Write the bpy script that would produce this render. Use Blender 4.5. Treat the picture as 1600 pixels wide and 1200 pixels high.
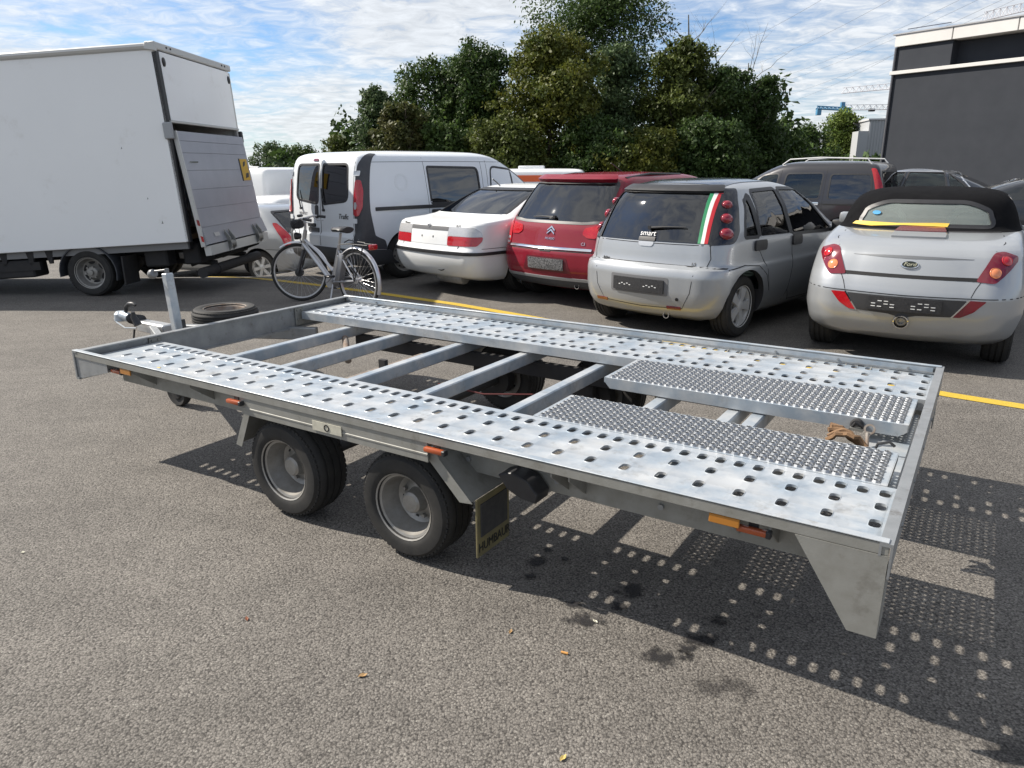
import bpy, bmesh, math, random
import numpy as np
from mathutils import Vector, Matrix
from mathutils.geometry import tessellate_polygon
for _o in list(bpy.data.objects): bpy.data.objects.remove(_o)
rad = math.radians
random.seed(11)
scene = bpy.context.scene
COL = scene.collection
# ------------------------------------------------------------------ camera
cd = bpy.data.cameras.new('camera'); cam = bpy.data.objects.new('camera', cd); COL.objects.link(cam)
cd.sensor_width = 36.0; cd.lens = 25.74; cd.clip_start = 0.05; cd.clip_end = 3000
cam.location = (0, 0, 1.569)
cam.rotation_euler = (Matrix.Rotation(rad(90 - 16.563), 3, 'X') @ Matrix.Rotation(rad(-0.341), 3, 'Z')).to_euler()
scene.camera = cam
scene.render.resolution_x = 1024; scene.render.resolution_y = 768
# ------------------------------------------------------------------ sun, sky, exposure
SUN_EL = rad(41.6)
TRAVEL = Vector((0.945 * math.cos(SUN_EL), -0.326 * math.cos(SUN_EL), -math.sin(SUN_EL)))
sd = bpy.data.lights.new('sun', 'SUN'); sd.energy = 4.1; sd.angle = rad(0.55); sd.color = (1.0, 0.93, 0.83)
sun = bpy.data.objects.new('sun', sd); COL.objects.link(sun); sun.location = (-20, 8, 25)
sun.rotation_euler = TRAVEL.to_track_quat('-Z', 'Y').to_euler()
world = bpy.data.worlds.new('World'); scene.world = world; world.use_nodes = True
def build_world():
    nt = world.node_tree; N = nt.nodes; L = nt.links
    bg = N['Background']; bg.inputs['Strength'].default_value = 0.085
    sky = N.new('ShaderNodeTexSky'); sky.sky_type = 'NISHITA'; sky.sun_disc = False
    sky.sun_elevation = SUN_EL; sky.sun_rotation = math.atan2(-0.945, 0.326); sky.altitude = 400; sky.dust_density = 0.5
    sky.air_density = 1.0; sky.ozone_density = 1.6
    tc = N.new('ShaderNodeTexCoord'); sp = N.new('ShaderNodeSeparateXYZ'); L.new(tc.outputs['Generated'], sp.inputs[0])
    def m(op, a, b=None, c=None, clamp=False):
        n = N.new('ShaderNodeMath'); n.operation = op; n.use_clamp = clamp
        for i, v in enumerate((a, b, c)):
            if v is None: continue
            if isinstance(v, (int, float)): n.inputs[i].default_value = v
            else: L.new(v, n.inputs[i])
        return n.outputs[0]
    z = m('MAXIMUM', sp.outputs[2], 0.0)
    zz = m('ADD', z, 0.10)
    px = m('DIVIDE', sp.outputs[0], zz); py = m('DIVIDE', sp.outputs[1], zz)
    cb = N.new('ShaderNodeCombineXYZ'); L.new(px, cb.inputs[0]); L.new(py, cb.inputs[1])
    def noise(scale, detail, rough, loc, sx=1, sy=1, rot=0, dist=0.0):
        mp = N.new('ShaderNodeMapping'); mp.inputs['Location'].default_value = loc; mp.inputs['Scale'].default_value = (sx, sy, 1)
        mp.inputs['Rotation'].default_value = (0, 0, rot); L.new(cb.outputs[0], mp.inputs[0])
        n = N.new('ShaderNodeTexNoise'); n.inputs['Scale'].default_value = scale; n.inputs['Detail'].default_value = detail
        n.inputs['Roughness'].default_value = rough; n.inputs['Distortion'].default_value = dist; L.new(mp.outputs[0], n.inputs['Vector'])
        return n.outputs['Fac']
    cover = noise(0.75, 3, 0.55, (2.3, 5.1, 0), 1.0, 0.75, 0.35)
    puffs = noise(6.0, 7, 0.63, (0.4, 2.0, 0), 1.0, 1.1, 0.6, 0.6)
    v = m('ADD', m('MULTIPLY', cover, 1.5), m('MULTIPLY', puffs, 1.0))
    d = m('MULTIPLY_ADD', v, 2.1, -1.92, clamp=True)
    hz = m('SUBTRACT', 1.0, m('DIVIDE', z, 0.16), clamp=True)
    d2 = m('ADD', d, m('MULTIPLY', m('POWER', hz, 2.0), 0.35), clamp=True)
    d3 = m('MULTIPLY', d2, 0.90)
    tint = N.new('ShaderNodeMix'); tint.data_type = 'RGBA'; tint.blend_type = 'MULTIPLY'; tint.inputs[0].default_value = 1.0; tint.inputs[7].default_value = (.60, .74, .92, 1); L.new(sky.outputs[0], tint.inputs[6])
    mix = N.new('ShaderNodeMix'); mix.data_type = 'RGBA'
    L.new(d3, mix.inputs[0]); L.new(tint.outputs[2], mix.inputs[6])
    shade = m('MULTIPLY_ADD', puffs, 5.2, 2.9)
    cc = N.new('ShaderNodeCombineColor'); L.new(shade, cc.inputs[0]); L.new(m('MULTIPLY', shade, 1.03), cc.inputs[1]); L.new(m('MULTIPLY', shade, 1.06), cc.inputs[2])
    L.new(cc.outputs[0], mix.inputs[7]); L.new(mix.outputs[2], bg.inputs['Color'])
build_world()
try: world.cycles.sampling_method = 'MANUAL'; world.cycles.sample_map_resolution = 256
except Exception: pass
vs = scene.view_settings; vs.view_transform = 'Standard'; vs.look = 'None'; vs.gamma = 1.0; vs.exposure = 0.85; vs.use_curve_mapping = False

cy = scene.cycles; cy.max_bounces = 6; cy.diffuse_bounces = 4; cy.glossy_bounces = 3; cy.transmission_bounces = 3; cy.transparent_max_bounces = 12; cy.caustics_reflective = False; cy.caustics_refractive = False
# ------------------------------------------------------------------ materials
MATS = {}
def mat(name, col=(0.5, 0.5, 0.5), rough=0.5, metal=0.0, coat=0.0, col2=None, nscale=6.0, ncontrast=1.0, bump=0.0, bscale=80.0,
        rvar=0.0, spec=0.5, detail=6.0, emit=None, island=0.0, dirt=None):
    if name in MATS: return MATS[name]
    m = bpy.data.materials.new(name); m.use_nodes = True; nt = m.node_tree; N = nt.nodes; L = nt.links
    b = N['Principled BSDF']
    b.inputs['Base Color'].default_value = (*col, 1); b.inputs['Roughness'].default_value = rough; b.inputs['Metallic'].default_value = metal
    b.inputs['Coat Weight'].default_value = coat; b.inputs['Coat Roughness'].default_value = 0.02; b.inputs['Specular IOR Level'].default_value = spec
    tc = N.new('ShaderNodeTexCoord')
    if col2 is not None or rvar:
        n = N.new('ShaderNodeTexNoise'); n.inputs['Scale'].default_value = nscale; n.inputs['Detail'].default_value = detail
        n.inputs['Roughness'].default_value = 0.6; L.new(tc.outputs['Object'], n.inputs['Vector'])
        r = N.new('ShaderNodeMapRange'); r.inputs[1].default_value = 0.5 - 0.22 / ncontrast; r.inputs[2].default_value = 0.5 + 0.22 / ncontrast
        L.new(n.outputs['Fac'], r.inputs[0])
        if col2 is not None:
            mx = N.new('ShaderNodeMix'); mx.data_type = 'RGBA'; mx.inputs[6].default_value = (*col, 1); mx.inputs[7].default_value = (*col2, 1)
            L.new(r.outputs[0], mx.inputs[0]); last = mx.outputs[2]
            if island:
                g = N.new('ShaderNodeNewGeometry'); hs = N.new('ShaderNodeHueSaturation')
                rr = N.new('ShaderNodeMapRange'); rr.inputs[3].default_value = 1 - island; rr.inputs[4].default_value = 1 + island
                L.new(g.outputs['Random Per Island'], rr.inputs[0]); L.new(rr.outputs[0], hs.inputs['Value']); L.new(last, hs.inputs['Color']); last = hs.outputs[0]
            if dirt:
                dn = N.new('ShaderNodeTexNoise'); dn.inputs['Scale'].default_value = dirt[1]; dn.inputs['Detail'].default_value = 8; dn.inputs['Roughness'].default_value = .72; L.new(tc.outputs['Object'], dn.inputs['Vector'])
                dr = N.new('ShaderNodeMapRange'); dr.inputs[1].default_value = dirt[2]; dr.inputs[2].default_value = dirt[2] + .14; dr.inputs[4].default_value = dirt[3]; L.new(dn.outputs['Fac'], dr.inputs[0])
                dm = N.new('ShaderNodeMix'); dm.data_type = 'RGBA'; dm.inputs[7].default_value = (*dirt[0], 1); L.new(dr.outputs[0], dm.inputs[0]); L.new(last, dm.inputs[6]); last = dm.outputs[2]
            L.new(last, b.inputs['Base Color'])
        if rvar:
            q = N.new('ShaderNodeMapRange'); q.inputs[3].default_value = rough - rvar; q.inputs[4].default_value = rough + rvar
            L.new(n.outputs['Fac'], q.inputs[0]); L.new(q.outputs[0], b.inputs['Roughness'])
    if bump:
        n2 = N.new('ShaderNodeTexNoise'); n2.inputs['Scale'].default_value = bscale; n2.inputs['Detail'].default_value = 3
        L.new(tc.outputs['Object'], n2.inputs['Vector'])
        bp = N.new('ShaderNodeBump'); bp.inputs['Strength'].default_value = bump; bp.inputs['Distance'].default_value = 0.01
        L.new(n2.outputs['Fac'], bp.inputs['Height']); L.new(bp.outputs[0], b.inputs['Normal'])
    if emit: b.inputs['Emission Color'].default_value = (*col, 1); b.inputs['Emission Strength'].default_value = emit
    MATS[name] = m; return m
def glass_mat(name, tint, rough=0.015, refl=1.0, ior=1.65):
    if name in MATS: return MATS[name]
    m = bpy.data.materials.new(name); m.use_nodes = True; nt = m.node_tree; N = nt.nodes; L = nt.links
    N.remove(N['Principled BSDF']); out = N['Material Output']
    t = N.new('ShaderNodeBsdfTransparent'); t.inputs[0].default_value = (*tint, 1)
    g = N.new('ShaderNodeBsdfGlossy'); g.inputs[0].default_value = (refl, refl, refl, 1); g.inputs['Roughness'].default_value = rough
    f = N.new('ShaderNodeFresnel'); f.inputs[0].default_value = ior
    mx = N.new('ShaderNodeMixShader'); L.new(f.outputs[0], mx.inputs[0]); L.new(t.outputs[0], mx.inputs[1]); L.new(g.outputs[0], mx.inputs[2])
    L.new(mx.outputs[0], out.inputs[0]); MATS[name] = m; return m
galv = mat('galvanised_deck', (0.53, 0.542, 0.545), 0.42, 0.35, col2=(0.31, 0.365, 0.42), nscale=6.5, ncontrast=1.5, bump=0.03, bscale=140, rvar=0.1, dirt=((.20, .185, .16), 9.0, .56, .55))
galv_d = mat('galvanised_frame', (0.34, 0.35, 0.355), 0.48, 0.5, col2=(0.25, 0.26, 0.265), nscale=9, ncontrast=1.2, bump=0.05, bscale=90, rvar=0.1, dirt=((.12, .10, .08), 12.0, .56, .6))
galv_w = mat('weathered_zinc', (0.31, 0.308, 0.285), 0.6, 0.3, col2=(0.24, 0.235, 0.21), nscale=14, ncontrast=1.0, bump=0.06, bscale=200, rvar=0.08, dirt=((.11, .095, .075), 8.0, .55, .5))
rubber = mat('tyre_rubber', (0.013, 0.013, 0.013), 0.75, 0, col2=(0.032, 0.030, 0.027), nscale=14, bump=0.05, bscale=120)
steelrim = mat('dusty_steel_rim', (0.36, 0.35, 0.33), 0.5, 0.5, col2=(0.25, 0.235, 0.21), nscale=18, rvar=0.1)
alloy = mat('alloy_rim', (0.62, 0.62, 0.61), 0.35, 0.25)
blackp = mat('black_plastic', (0.018, 0.018, 0.02), 0.45, 0, col2=(0.03, 0.03, 0.032), nscale=20)
dgrey = mat('dark_grey_plastic', (0.045, 0.048, 0.055), 0.6, 0, col2=(0.06, 0.063, 0.07), nscale=14)
underm = mat('underbody', (0.02, 0.02, 0.022), 0.8, 0, col2=(0.035, 0.032, 0.03), nscale=10)
inner = mat('cabin_trim', (0.03, 0.03, 0.033), 0.8)
seatm = mat('seat_cloth', (0.055, 0.057, 0.065), 0.9, bump=0.1, bscale=300)
amberp = mat('amber_reflector', (0.42, 0.17, 0.025), 0.3, 0, coat=0.3)
orange = mat('orange_lens', (0.36, 0.075, 0.022), 0.25, 0, coat=0.3)
redl = mat('red_lens', (0.50, 0.012, 0.018), 0.12, 0, coat=0.8, col2=(0.36, 0.006, 0.012), nscale=60)
redd = mat('dark_red_lens', (0.16, 0.008, 0.018), 0.12, 0, coat=0.8)
amber = mat('amber_lens', (0.75, 0.25, 0.10), 0.15, 0, coat=0.7)
clearl = mat('clear_lens', (0.60, 0.60, 0.60), 0.15, 0.2, coat=0.7, col2=(0.45, 0.45, 0.46), nscale=90)
chrome = mat('chrome', (0.75, 0.75, 0.76), 0.08, 1.0)
white = mat('white_print', (0.75, 0.75, 0.74), 0.5)
gap = mat('panel_gap', (0.012, 0.012, 0.013), 0.8)
plate = mat('black_plate', (0.02, 0.02, 0.022), 0.35, col2=(0.05, 0.05, 0.052), nscale=70)
rust = mat('rusty_steel', (0.17, 0.10, 0.06), 0.8, 0.2, col2=(0.30, 0.29, 0.27), nscale=22, bump=0.1)
def paint(name, col, metal=0.0, rough=0.3, col2=None):
    return mat(name, col, rough if metal else 0.6, metal, coat=0.75, col2=col2, nscale=2.5, spec=0.5 if metal else 0.15)
G_DARK = glass_mat('dark_tinted_glass', (0.03, 0.036, 0.036), ior=1.95)
def sheen_glass_mat():
    m = glass_mat('painted_sheen_glass', (0.85, 0.9, 0.87), ior=1.6); nt = m.node_tree; N = nt.nodes; L = nt.links; out = N['Material Output']; old = out.inputs[0].links[0].from_socket
    df = N.new('ShaderNodeBsdfDiffuse'); df.inputs[0].default_value = (.50, .56, .52, 1); mx = N.new('ShaderNodeMixShader'); mx.inputs[0].default_value = .28  # pale diffuse share paints sky reflection and bright cabin onto the pane
    L.new(old, mx.inputs[1]); L.new(df.outputs[0], mx.inputs[2]); L.new(mx.outputs[0], out.inputs[0]); return m
G_SHEEN = sheen_glass_mat()
G_MID = glass_mat('tinted_glass', (0.42, 0.50, 0.48))
G_CLR = glass_mat('pale_glass', (0.68, 0.74, 0.70))

# ------------------------------------------------------------------ mesh builder
class MB:
    def __init__(s): s.bm = bmesh.new()
    def add(s, vs, fs, M=None):
        bv = [s.bm.verts.new((M @ Vector(v)) if M is not None else v) for v in vs]
        for f in fs:
            try: s.bm.faces.new([bv[i] for i in f])
            except ValueError: pass
        return bv
    def box(s, c, size, rot=None, bev=0.0, seg=1):
        M = Matrix.Translation(c)
        if rot is not None: M = M @ (rot.to_4x4() if isinstance(rot, Matrix) else Matrix.Rotation(rot, 4, 'Z'))
        M = M @ Matrix.Diagonal((*size, 1))
        r = bmesh.ops.create_cube(s.bm, size=1.0, matrix=M)
        if bev:
            es = list({e for v in r['verts'] for e in v.link_edges})
            bmesh.ops.bevel(s.bm, geom=es, offset=bev, segments=seg, affect='EDGES', profile=0.5)
        return s
    def bar(s, p0, p1, w, hgt, bev=0.0, up=(0, 0, 1)):
        p0 = Vector(p0); p1 = Vector(p1); d = p1 - p0; l = d.length; x = d / l; y = Vector(up).cross(x).normalized(); z = x.cross(y)
        return s.box((p0 + p1) / 2, (l, w, hgt), Matrix((x, y, z)).transposed(), bev)
    def cyl(s, p0, p1, r0, r1=None, seg=16):
        p0 = Vector(p0); p1 = Vector(p1); r1 = r0 if r1 is None else r1
        d = p1 - p0; q = d.to_track_quat('Z', 'Y').to_matrix()
        vs = []
        for p, r in ((p0, r0), (p1, r1)):
            for i in range(seg):
                a = 2 * math.pi * i / seg; vs.append(p + q @ Vector((r * math.cos(a), r * math.sin(a), 0)))
        fs = [(i, (i + 1) % seg, seg + (i + 1) % seg, seg + i) for i in range(seg)] + [tuple(range(seg))[::-1], tuple(range(seg, 2 * seg))]
        s.add(vs, fs); return s
    def tube(s, pts, r, seg=8, closed=False):
        pts = [Vector(p) for p in pts]; n = len(pts); rs = r if isinstance(r, (list, tuple)) else [r] * n
        vs = []; prev = None
        for i, p in enumerate(pts):
            if closed: t = pts[(i + 1) % n] - pts[i - 1]
            else: t = pts[min(i + 1, n - 1)] - pts[max(i - 1, 0)]
            t.normalize()
            if prev is None:
                a = Vector((0, 0, 1)) if abs(t.z) < 0.9 else Vector((1, 0, 0)); u = t.cross(a).normalized()
            else:
                u = (prev - t * prev.dot(t)).normalized()
            prev = u; w = t.cross(u)
            for k in range(seg):
                an = 2 * math.pi * k / seg; vs.append(p + (u * math.cos(an) + w * math.sin(an)) * rs[i])
        fs = []
        m = n if closed else n - 1
        for i in range(m):
            j = (i + 1) % n
            for k in range(seg):
                fs.append((i * seg + k, i * seg + (k + 1) % seg, j * seg + (k + 1) % seg, j * seg + k))
        if not closed: fs += [tuple(range(seg))[::-1], tuple(range((n - 1) * seg, n * seg))]
        s.add(vs, fs); return s
    def lathe(s, prof, M=None, seg=32, closed=False, cap=True):
        """prof: (radius, height) about local Z"""
        vs = []; n = len(prof)
        for r, hh in prof:
            for k in range(seg):
                a = 2 * math.pi * k / seg; vs.append((r * math.cos(a), r * math.sin(a), hh))
        fs = []
        for i in range(n if closed else n - 1):
            j = (i + 1) % n
            for k in range(seg): fs.append((i * seg + k, i * seg + (k + 1) % seg, j * seg + (k + 1) % seg, j * seg + k))
        if not closed and cap:
            if prof[0][0] > 1e-4: fs.append(tuple(range(seg))[::-1])
            if prof[-1][0] > 1e-4: fs.append(tuple(range((n - 1) * seg, n * seg)))
        s.add(vs, fs, M); return s
    def prism(s, poly, M, t, bev=0.0):
        """polygon in local xy, extruded along local z from 0 to t"""
        n = len(poly)
        bv = s.add([(a, b, 0) for a, b in poly] + [(a, b, t) for a, b in poly],
                   [tuple(range(n))[::-1], tuple(range(n, 2 * n))] + [(i, (i + 1) % n, n + (i + 1) % n, n + i) for i in range(n)], M)
        if bev:
            es = list({e for v in bv for e in v.link_edges}); bmesh.ops.bevel(s.bm, geom=es, offset=bev, segments=1, affect='EDGES')
        return s
    def build(s, name, m, parent=None, angle=35, clean=True, flip=True):
        if clean: bmesh.ops.remove_doubles(s.bm, verts=s.bm.verts, dist=1e-5)
        if flip: bmesh.ops.recalc_face_normals(s.bm, faces=s.bm.faces)
        me = bpy.data.meshes.new(name); s.bm.to_mesh(me); s.bm.free()
        return link(name, me, m, parent, angle)
def link(name, me, m, parent=None, angle=35):
    if m is not None:
        me.materials.clear()
        for q in (m if isinstance(m, (list, tuple)) else [m]): me.materials.append(q)
    if angle: me.shade_smooth(); me.set_sharp_from_angle(angle=rad(angle))
    o = bpy.data.objects.new(name, me); COL.objects.link(o); o.parent = parent
    return o
def tag(o, label, cat, group=None):
    o['label'] = label; o['category'] = cat
    if group: o['group'] = group
    return o
def thing(name, label, cat, loc=(0, 0, 0), rz=0.0, group=None):
    o = bpy.data.objects.new(name, None); COL.objects.link(o); o.location = loc; o.rotation_euler = (0, 0, rz); o.empty_display_size = 0.2
    return tag(o, label, cat, group)
def holder(name, parent, loc=(0, 0, 0), rot=(0, 0, 0)):
    o = bpy.data.objects.new(name, None); COL.objects.link(o); o.parent = parent; o.location = loc; o.rotation_euler = rot; o.empty_display_size = 0.1
    return o
def text(name, s, size, m, M, parent, extrude=0.001, shear=0.0, align='CENTER', sx=1.0):
    cu = bpy.data.curves.new(name, 'FONT'); cu.body = s; cu.size = size; cu.extrude = extrude; cu.align_x = align; cu.align_y = 'CENTER'; cu.shear = shear
    cu.resolution_u = 3
    t = bpy.data.objects.new(name, cu); COL.objects.link(t)
    dg = bpy.context.evaluated_depsgraph_get(); me = bpy.data.meshes.new_from_object(t.evaluated_get(dg)); bpy.data.objects.remove(t)
    me.transform(M @ Matrix.Diagonal((sx, 1, 1, 1)))
    return link(name, me, m, parent, 0)
def roundpoly(pts, r, n=4):
    out = []; k = len(pts)
    for i in range(k):
        p = Vector(pts[i]).to_2d(); a = Vector(pts[i - 1]).to_2d(); b = Vector(pts[(i + 1) % k]).to_2d()
        rr = r[i] if isinstance(r, (list, tuple)) else r
        d1 = (a - p); d2 = (b - p); q = min(rr, d1.length * 0.48, d2.length * 0.48)
        if q < 1e-4: out.append((p.x, p.y)); continue
        p1 = p + d1.normalized() * q; p2 = p + d2.normalized() * q
        for j in range(n + 1):
            t = j / n; v = p1 * (1 - t) ** 2 + p * 2 * t * (1 - t) + p2 * t * t; out.append((v.x, v.y))
    return out
def ellipse(cx, cy, a, b, n=18): return [(cx + a * math.cos(2 * math.pi * i / n), cy + b * math.sin(2 * math.pi * i / n)) for i in range(n)]
def sstep(a, b, x):
    t = min(1, max(0, (x - a) / (b - a))); return t * t * (3 - 2 * t)
def ground_z(x, y): return -0.5 * max(sstep(12.2, 17, y) * sstep(8.5, 4.0, x), sstep(10.6, 14.6, y) * sstep(-2.9, -4.0, x))

# ------------------------------------------------------------------ ground
def asphalt_mat(name='asphalt', wet=0.0):
    m = bpy.data.materials.new(name); m.use_nodes = True; nt = m.node_tree; N = nt.nodes; L = nt.links; b = N['Principled BSDF']
    tc = N.new('ShaderNodeTexCoord'); P = tc.outputs['Object']
    def mth(op, a, bb=None, c=None, clamp=False):
        n = N.new('ShaderNodeMath'); n.operation = op; n.use_clamp = clamp
        for i, v in enumerate((a, bb, c)):
            if v is None: continue
            if isinstance(v, (int, float)): n.inputs[i].default_value = v
            else: L.new(v, n.inputs[i])
        return n.outputs[0]
    def noise(sc, det=3, ro=0.5, vec=P):
        n = N.new('ShaderNodeTexNoise'); n.inputs['Scale'].default_value = sc; n.inputs['Detail'].default_value = det; n.inputs['Roughness'].default_value = ro
        L.new(vec, n.inputs['Vector']); return n.outputs['Fac']
    def vor(sc, rnd=1.0):
        v = N.new('ShaderNodeTexVoronoi'); v.inputs['Scale'].default_value = sc; v.inputs['Randomness'].default_value = rnd; L.new(PW, v.inputs['Vector']); return v
    def mixc(f, a, c):
        x = N.new('ShaderNodeMix'); x.data_type = 'RGBA'
        if isinstance(f, (int, float)): x.inputs[0].default_value = f
        else: L.new(f, x.inputs[0])
        for i, v in ((6, a), (7, c)):
            if isinstance(v, tuple): x.inputs[i].default_value = (*v, 1)
            else: L.new(v, x.inputs[i])
        return x.outputs[2]
    wn = N.new('ShaderNodeTexNoise'); wn.inputs['Scale'].default_value = 170; wn.inputs['Detail'].default_value = 2; L.new(P, wn.inputs['Vector'])
    wv = N.new('ShaderNodeVectorMath'); wv.operation = 'MULTIPLY_ADD'; wv.inputs[1].default_value = (.010, .010, .010); L.new(wn.outputs['Color'], wv.inputs[0]); L.new(P, wv.inputs[2]); PW = wv.outputs[0]
    v1 = vor(132); v2 = vor(280); sep = N.new('ShaderNodeSeparateColor'); L.new(v1.outputs['Color'], sep.inputs[0])
    big = noise(0.9, 6, 0.65); mid = noise(5, 4, 0.6); gr = noise(420, 2)
    stone = mixc(sep.outputs[0], (0.142, 0.130, 0.115), (0.250, 0.230, 0.205))
    pale = mth('GREATER_THAN', sep.outputs[1], 0.972)
    stone = mixc(mth('MULTIPLY', pale, 0.6), stone, (0.36, 0.34, 0.30))
    crev = mth('MULTIPLY_ADD', v1.outputs['Distance'], 2.1, -0.74, clamp=True)
    col = mixc(crev, stone, (0.052, 0.047, 0.042))
    tone = mth('MULTIPLY_ADD', big, 0.75, 0.60); tone = mth('MULTIPLY', tone, mth('MULTIPLY_ADD', mid, 0.45, 0.77)); tone = mth('MULTIPLY', tone, mth('MULTIPLY_ADD', gr, 0.5, 0.75))
    mpg = N.new('ShaderNodeMapping'); mpg.inputs['Rotation'].default_value = (0, 0, .62); mpg.inputs['Scale'].default_value = (.22, 2.4, 1); L.new(P, mpg.inputs[0]); tone = mth('MULTIPLY', tone, mth('MULTIPLY_ADD', noise(1.6, 5, .62, mpg.outputs[0]), .50, .75))
    hs = N.new('ShaderNodeHueSaturation'); L.new(tone, hs.inputs['Value']); L.new(col, hs.inputs['Color']); hs.inputs['Saturation'].default_value = 1.0
    fin = hs.outputs[0]
    if wet: fin = mixc(wet, fin, (0.016, 0.015, 0.016))
    L.new(fin, b.inputs['Base Color'])
    b.inputs['Roughness'].default_value = 0.8; b.inputs['Specular IOR Level'].default_value = 0.35
    hgt = mth('ADD', mth('MULTIPLY', mth('SUBTRACT', 1.0, v1.outputs['Distance']), 0.7), mth('ADD', mth('MULTIPLY', mth('SUBTRACT', 1.0, v2.outputs['Distance']), 0.3), mth('MULTIPLY', noise(55, 3), 0.9)))
    bp = N.new('ShaderNodeBump'); bp.inputs['Strength'].default_value = 0.8; bp.inputs['Distance'].default_value = 0.005
    L.new(hgt, bp.inputs['Height']); L.new(bp.outputs[0], b.inputs['Normal'])
    return m
CAL = None
def pix(u, v, z=0.0, dist=None):
    """a pixel of the 1600 px survey picture -> a point on the level z (or at the distance dist along +Y); used once, while laying things out"""
    f = 1144.0; M = cam.rotation_euler.to_matrix(); d = M @ Vector(((u - 800) / f, -(v - 600) / f, -1.0)); o = Vector(cam.location)
    t = (z - o.z) / d.z if dist is None else dist / d.y
    return o + d * t
STAINS = []
for (u, v, rx, ry, k) in ((858, 862, .035, .03, .8), (840, 878, .06, .035, .85), (830, 901, .035, .03, .85), (882, 874, .02, .02, .7), (986, 924, .06, .06, .8), (965, 945, .035, .04, .85), (895, 945, .04, .03, .7),
                          (910, 970, .085, .05, .75), (1098, 1000, .06, .05, .9), (1120, 972, .055, .045, .85), (1040, 1028, .085, .055, .85), (1075, 1015, .05, .03, .8), (1130, 1075, .12, .06, .28), (1590, 1180, .12, .08, .5)):
    p = pix(u, v); STAINS.append((round(p.x, 3), round(p.y, 3), rx, ry, k))
def build_ground():
    xs = sorted(set(list(np.linspace(-30, 40, 71)) + [-1500, -700, -300, -120, -60, 60, 120, 300, 700, 1500]))
    ys = sorted(set(list(np.linspace(-10, 40, 51)) + [-1500, -600, -200, -60, -25, 50, 70, 100, 200, 400, 800, 1600]))
    vs = [(x, y, ground_z(x, y)) for y in ys for x in xs]; n = len(xs)
    fs = [(j * n + i, j * n + i + 1, (j + 1) * n + i + 1, (j + 1) * n + i) for j in range(len(ys) - 1) for i in range(n - 1)]
    me = bpy.data.meshes.new('ground'); me.from_pydata(vs, [], fs)
    o = link('ground', me, asphalt_mat(), None, 60); o['kind'] = 'structure'
    def stain_mat(name, k):
        m = bpy.data.materials.new(name); m.use_nodes = True; nt = m.node_tree; N = nt.nodes; L = nt.links; b = N['Principled BSDF']
        b.inputs['Base Color'].default_value = (.014, .013, .014, 1); b.inputs['Roughness'].default_value = .7
        tc = N.new('ShaderNodeTexCoord'); mp = N.new('ShaderNodeMapping'); mp.inputs['Location'].default_value = (-1, -1, 0); mp.inputs['Scale'].default_value = (2, 2, 0); L.new(tc.outputs['Generated'], mp.inputs[0])
        ln = N.new('ShaderNodeVectorMath'); ln.operation = 'LENGTH'; L.new(mp.outputs[0], ln.inputs[0])
        ns = N.new('ShaderNodeTexNoise'); ns.inputs['Scale'].default_value = 16; ns.inputs['Detail'].default_value = 5; ns.inputs['Roughness'].default_value = .7; L.new(tc.outputs['Object'], ns.inputs['Vector'])
        ad = N.new('ShaderNodeMath'); ad.operation = 'MULTIPLY_ADD'; ad.inputs[1].default_value = 2.6; L.new(ns.outputs['Fac'], ad.inputs[0]); L.new(ln.outputs['Value'], ad.inputs[2])
        rg = N.new('ShaderNodeMapRange'); rg.inputs[1].default_value = 1.62; rg.inputs[2].default_value = 2.05; rg.inputs[3].default_value = k; rg.inputs[4].default_value = 0.0; L.new(ad.outputs[0], rg.inputs[0])
        L.new(rg.outputs[0], b.inputs['Alpha']); return m
    wetm = {k: stain_mat('oil_soaked' if k > .5 else 'damp_patch', k) for k in (.82, .35)}
    rnd = random.Random(3)
    for (x, y, rx, ry, k) in STAINS:
        rx *= 1.25; ry *= 1.25; n = 24; vs = [(x + rx * math.cos(2 * math.pi * i / n), y + ry * math.sin(2 * math.pi * i / n), .004) for i in range(n)]
        me = bpy.data.meshes.new('oil_stain'); me.from_pydata(vs, [], [tuple(range(n))]); link('oil_stain', me, wetm[.82 if k > .5 else .35], o, 0)
build_ground()
def painted_line(name, pts, w, m):
    pts = [Vector((p.x, p.y)) for p in pts]; vs = []; fs = []
    fine = []
    for a, b in zip(pts, pts[1:]):
        k = max(2, int((b - a).length / 0.4))
        fine += [a.lerp(b, i / k) for i in range(k)]
    fine.append(pts[-1])
    for i, p in enumerate(fine):
        t = (fine[min(i + 1, len(fine) - 1)] - fine[max(i - 1, 0)]).normalized(); nrm = Vector((-t.y, t.x)) * w / 2
        for q in (p + nrm, p - nrm): vs.append((q.x, q.y, ground_z(q.x, q.y) + 0.004))
    fs = [(2 * i, 2 * i + 1, 2 * i + 3, 2 * i + 2) for i in range(len(fine) - 1)]
    me = bpy.data.meshes.new(name); me.from_pydata(vs, [], fs); o = link(name, me, m, None, 0); o['kind'] = 'structure'; return o
yellow = mat('yellow_road_paint', (0.60, 0.42, 0.04), 0.7, 0, col2=(0.46, 0.31, 0.04), nscale=30, ncontrast=0.8, bump=0.5, bscale=160)
painted_line('parking_line', [pix(u, v) for u, v in ((315, 427), (400, 434.5), (500, 446), (600, 459.5), (715, 476), (830, 496), (1160, 557), (1480, 617), (1600, 636), (1900, 690))], 0.125, yellow)
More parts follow.
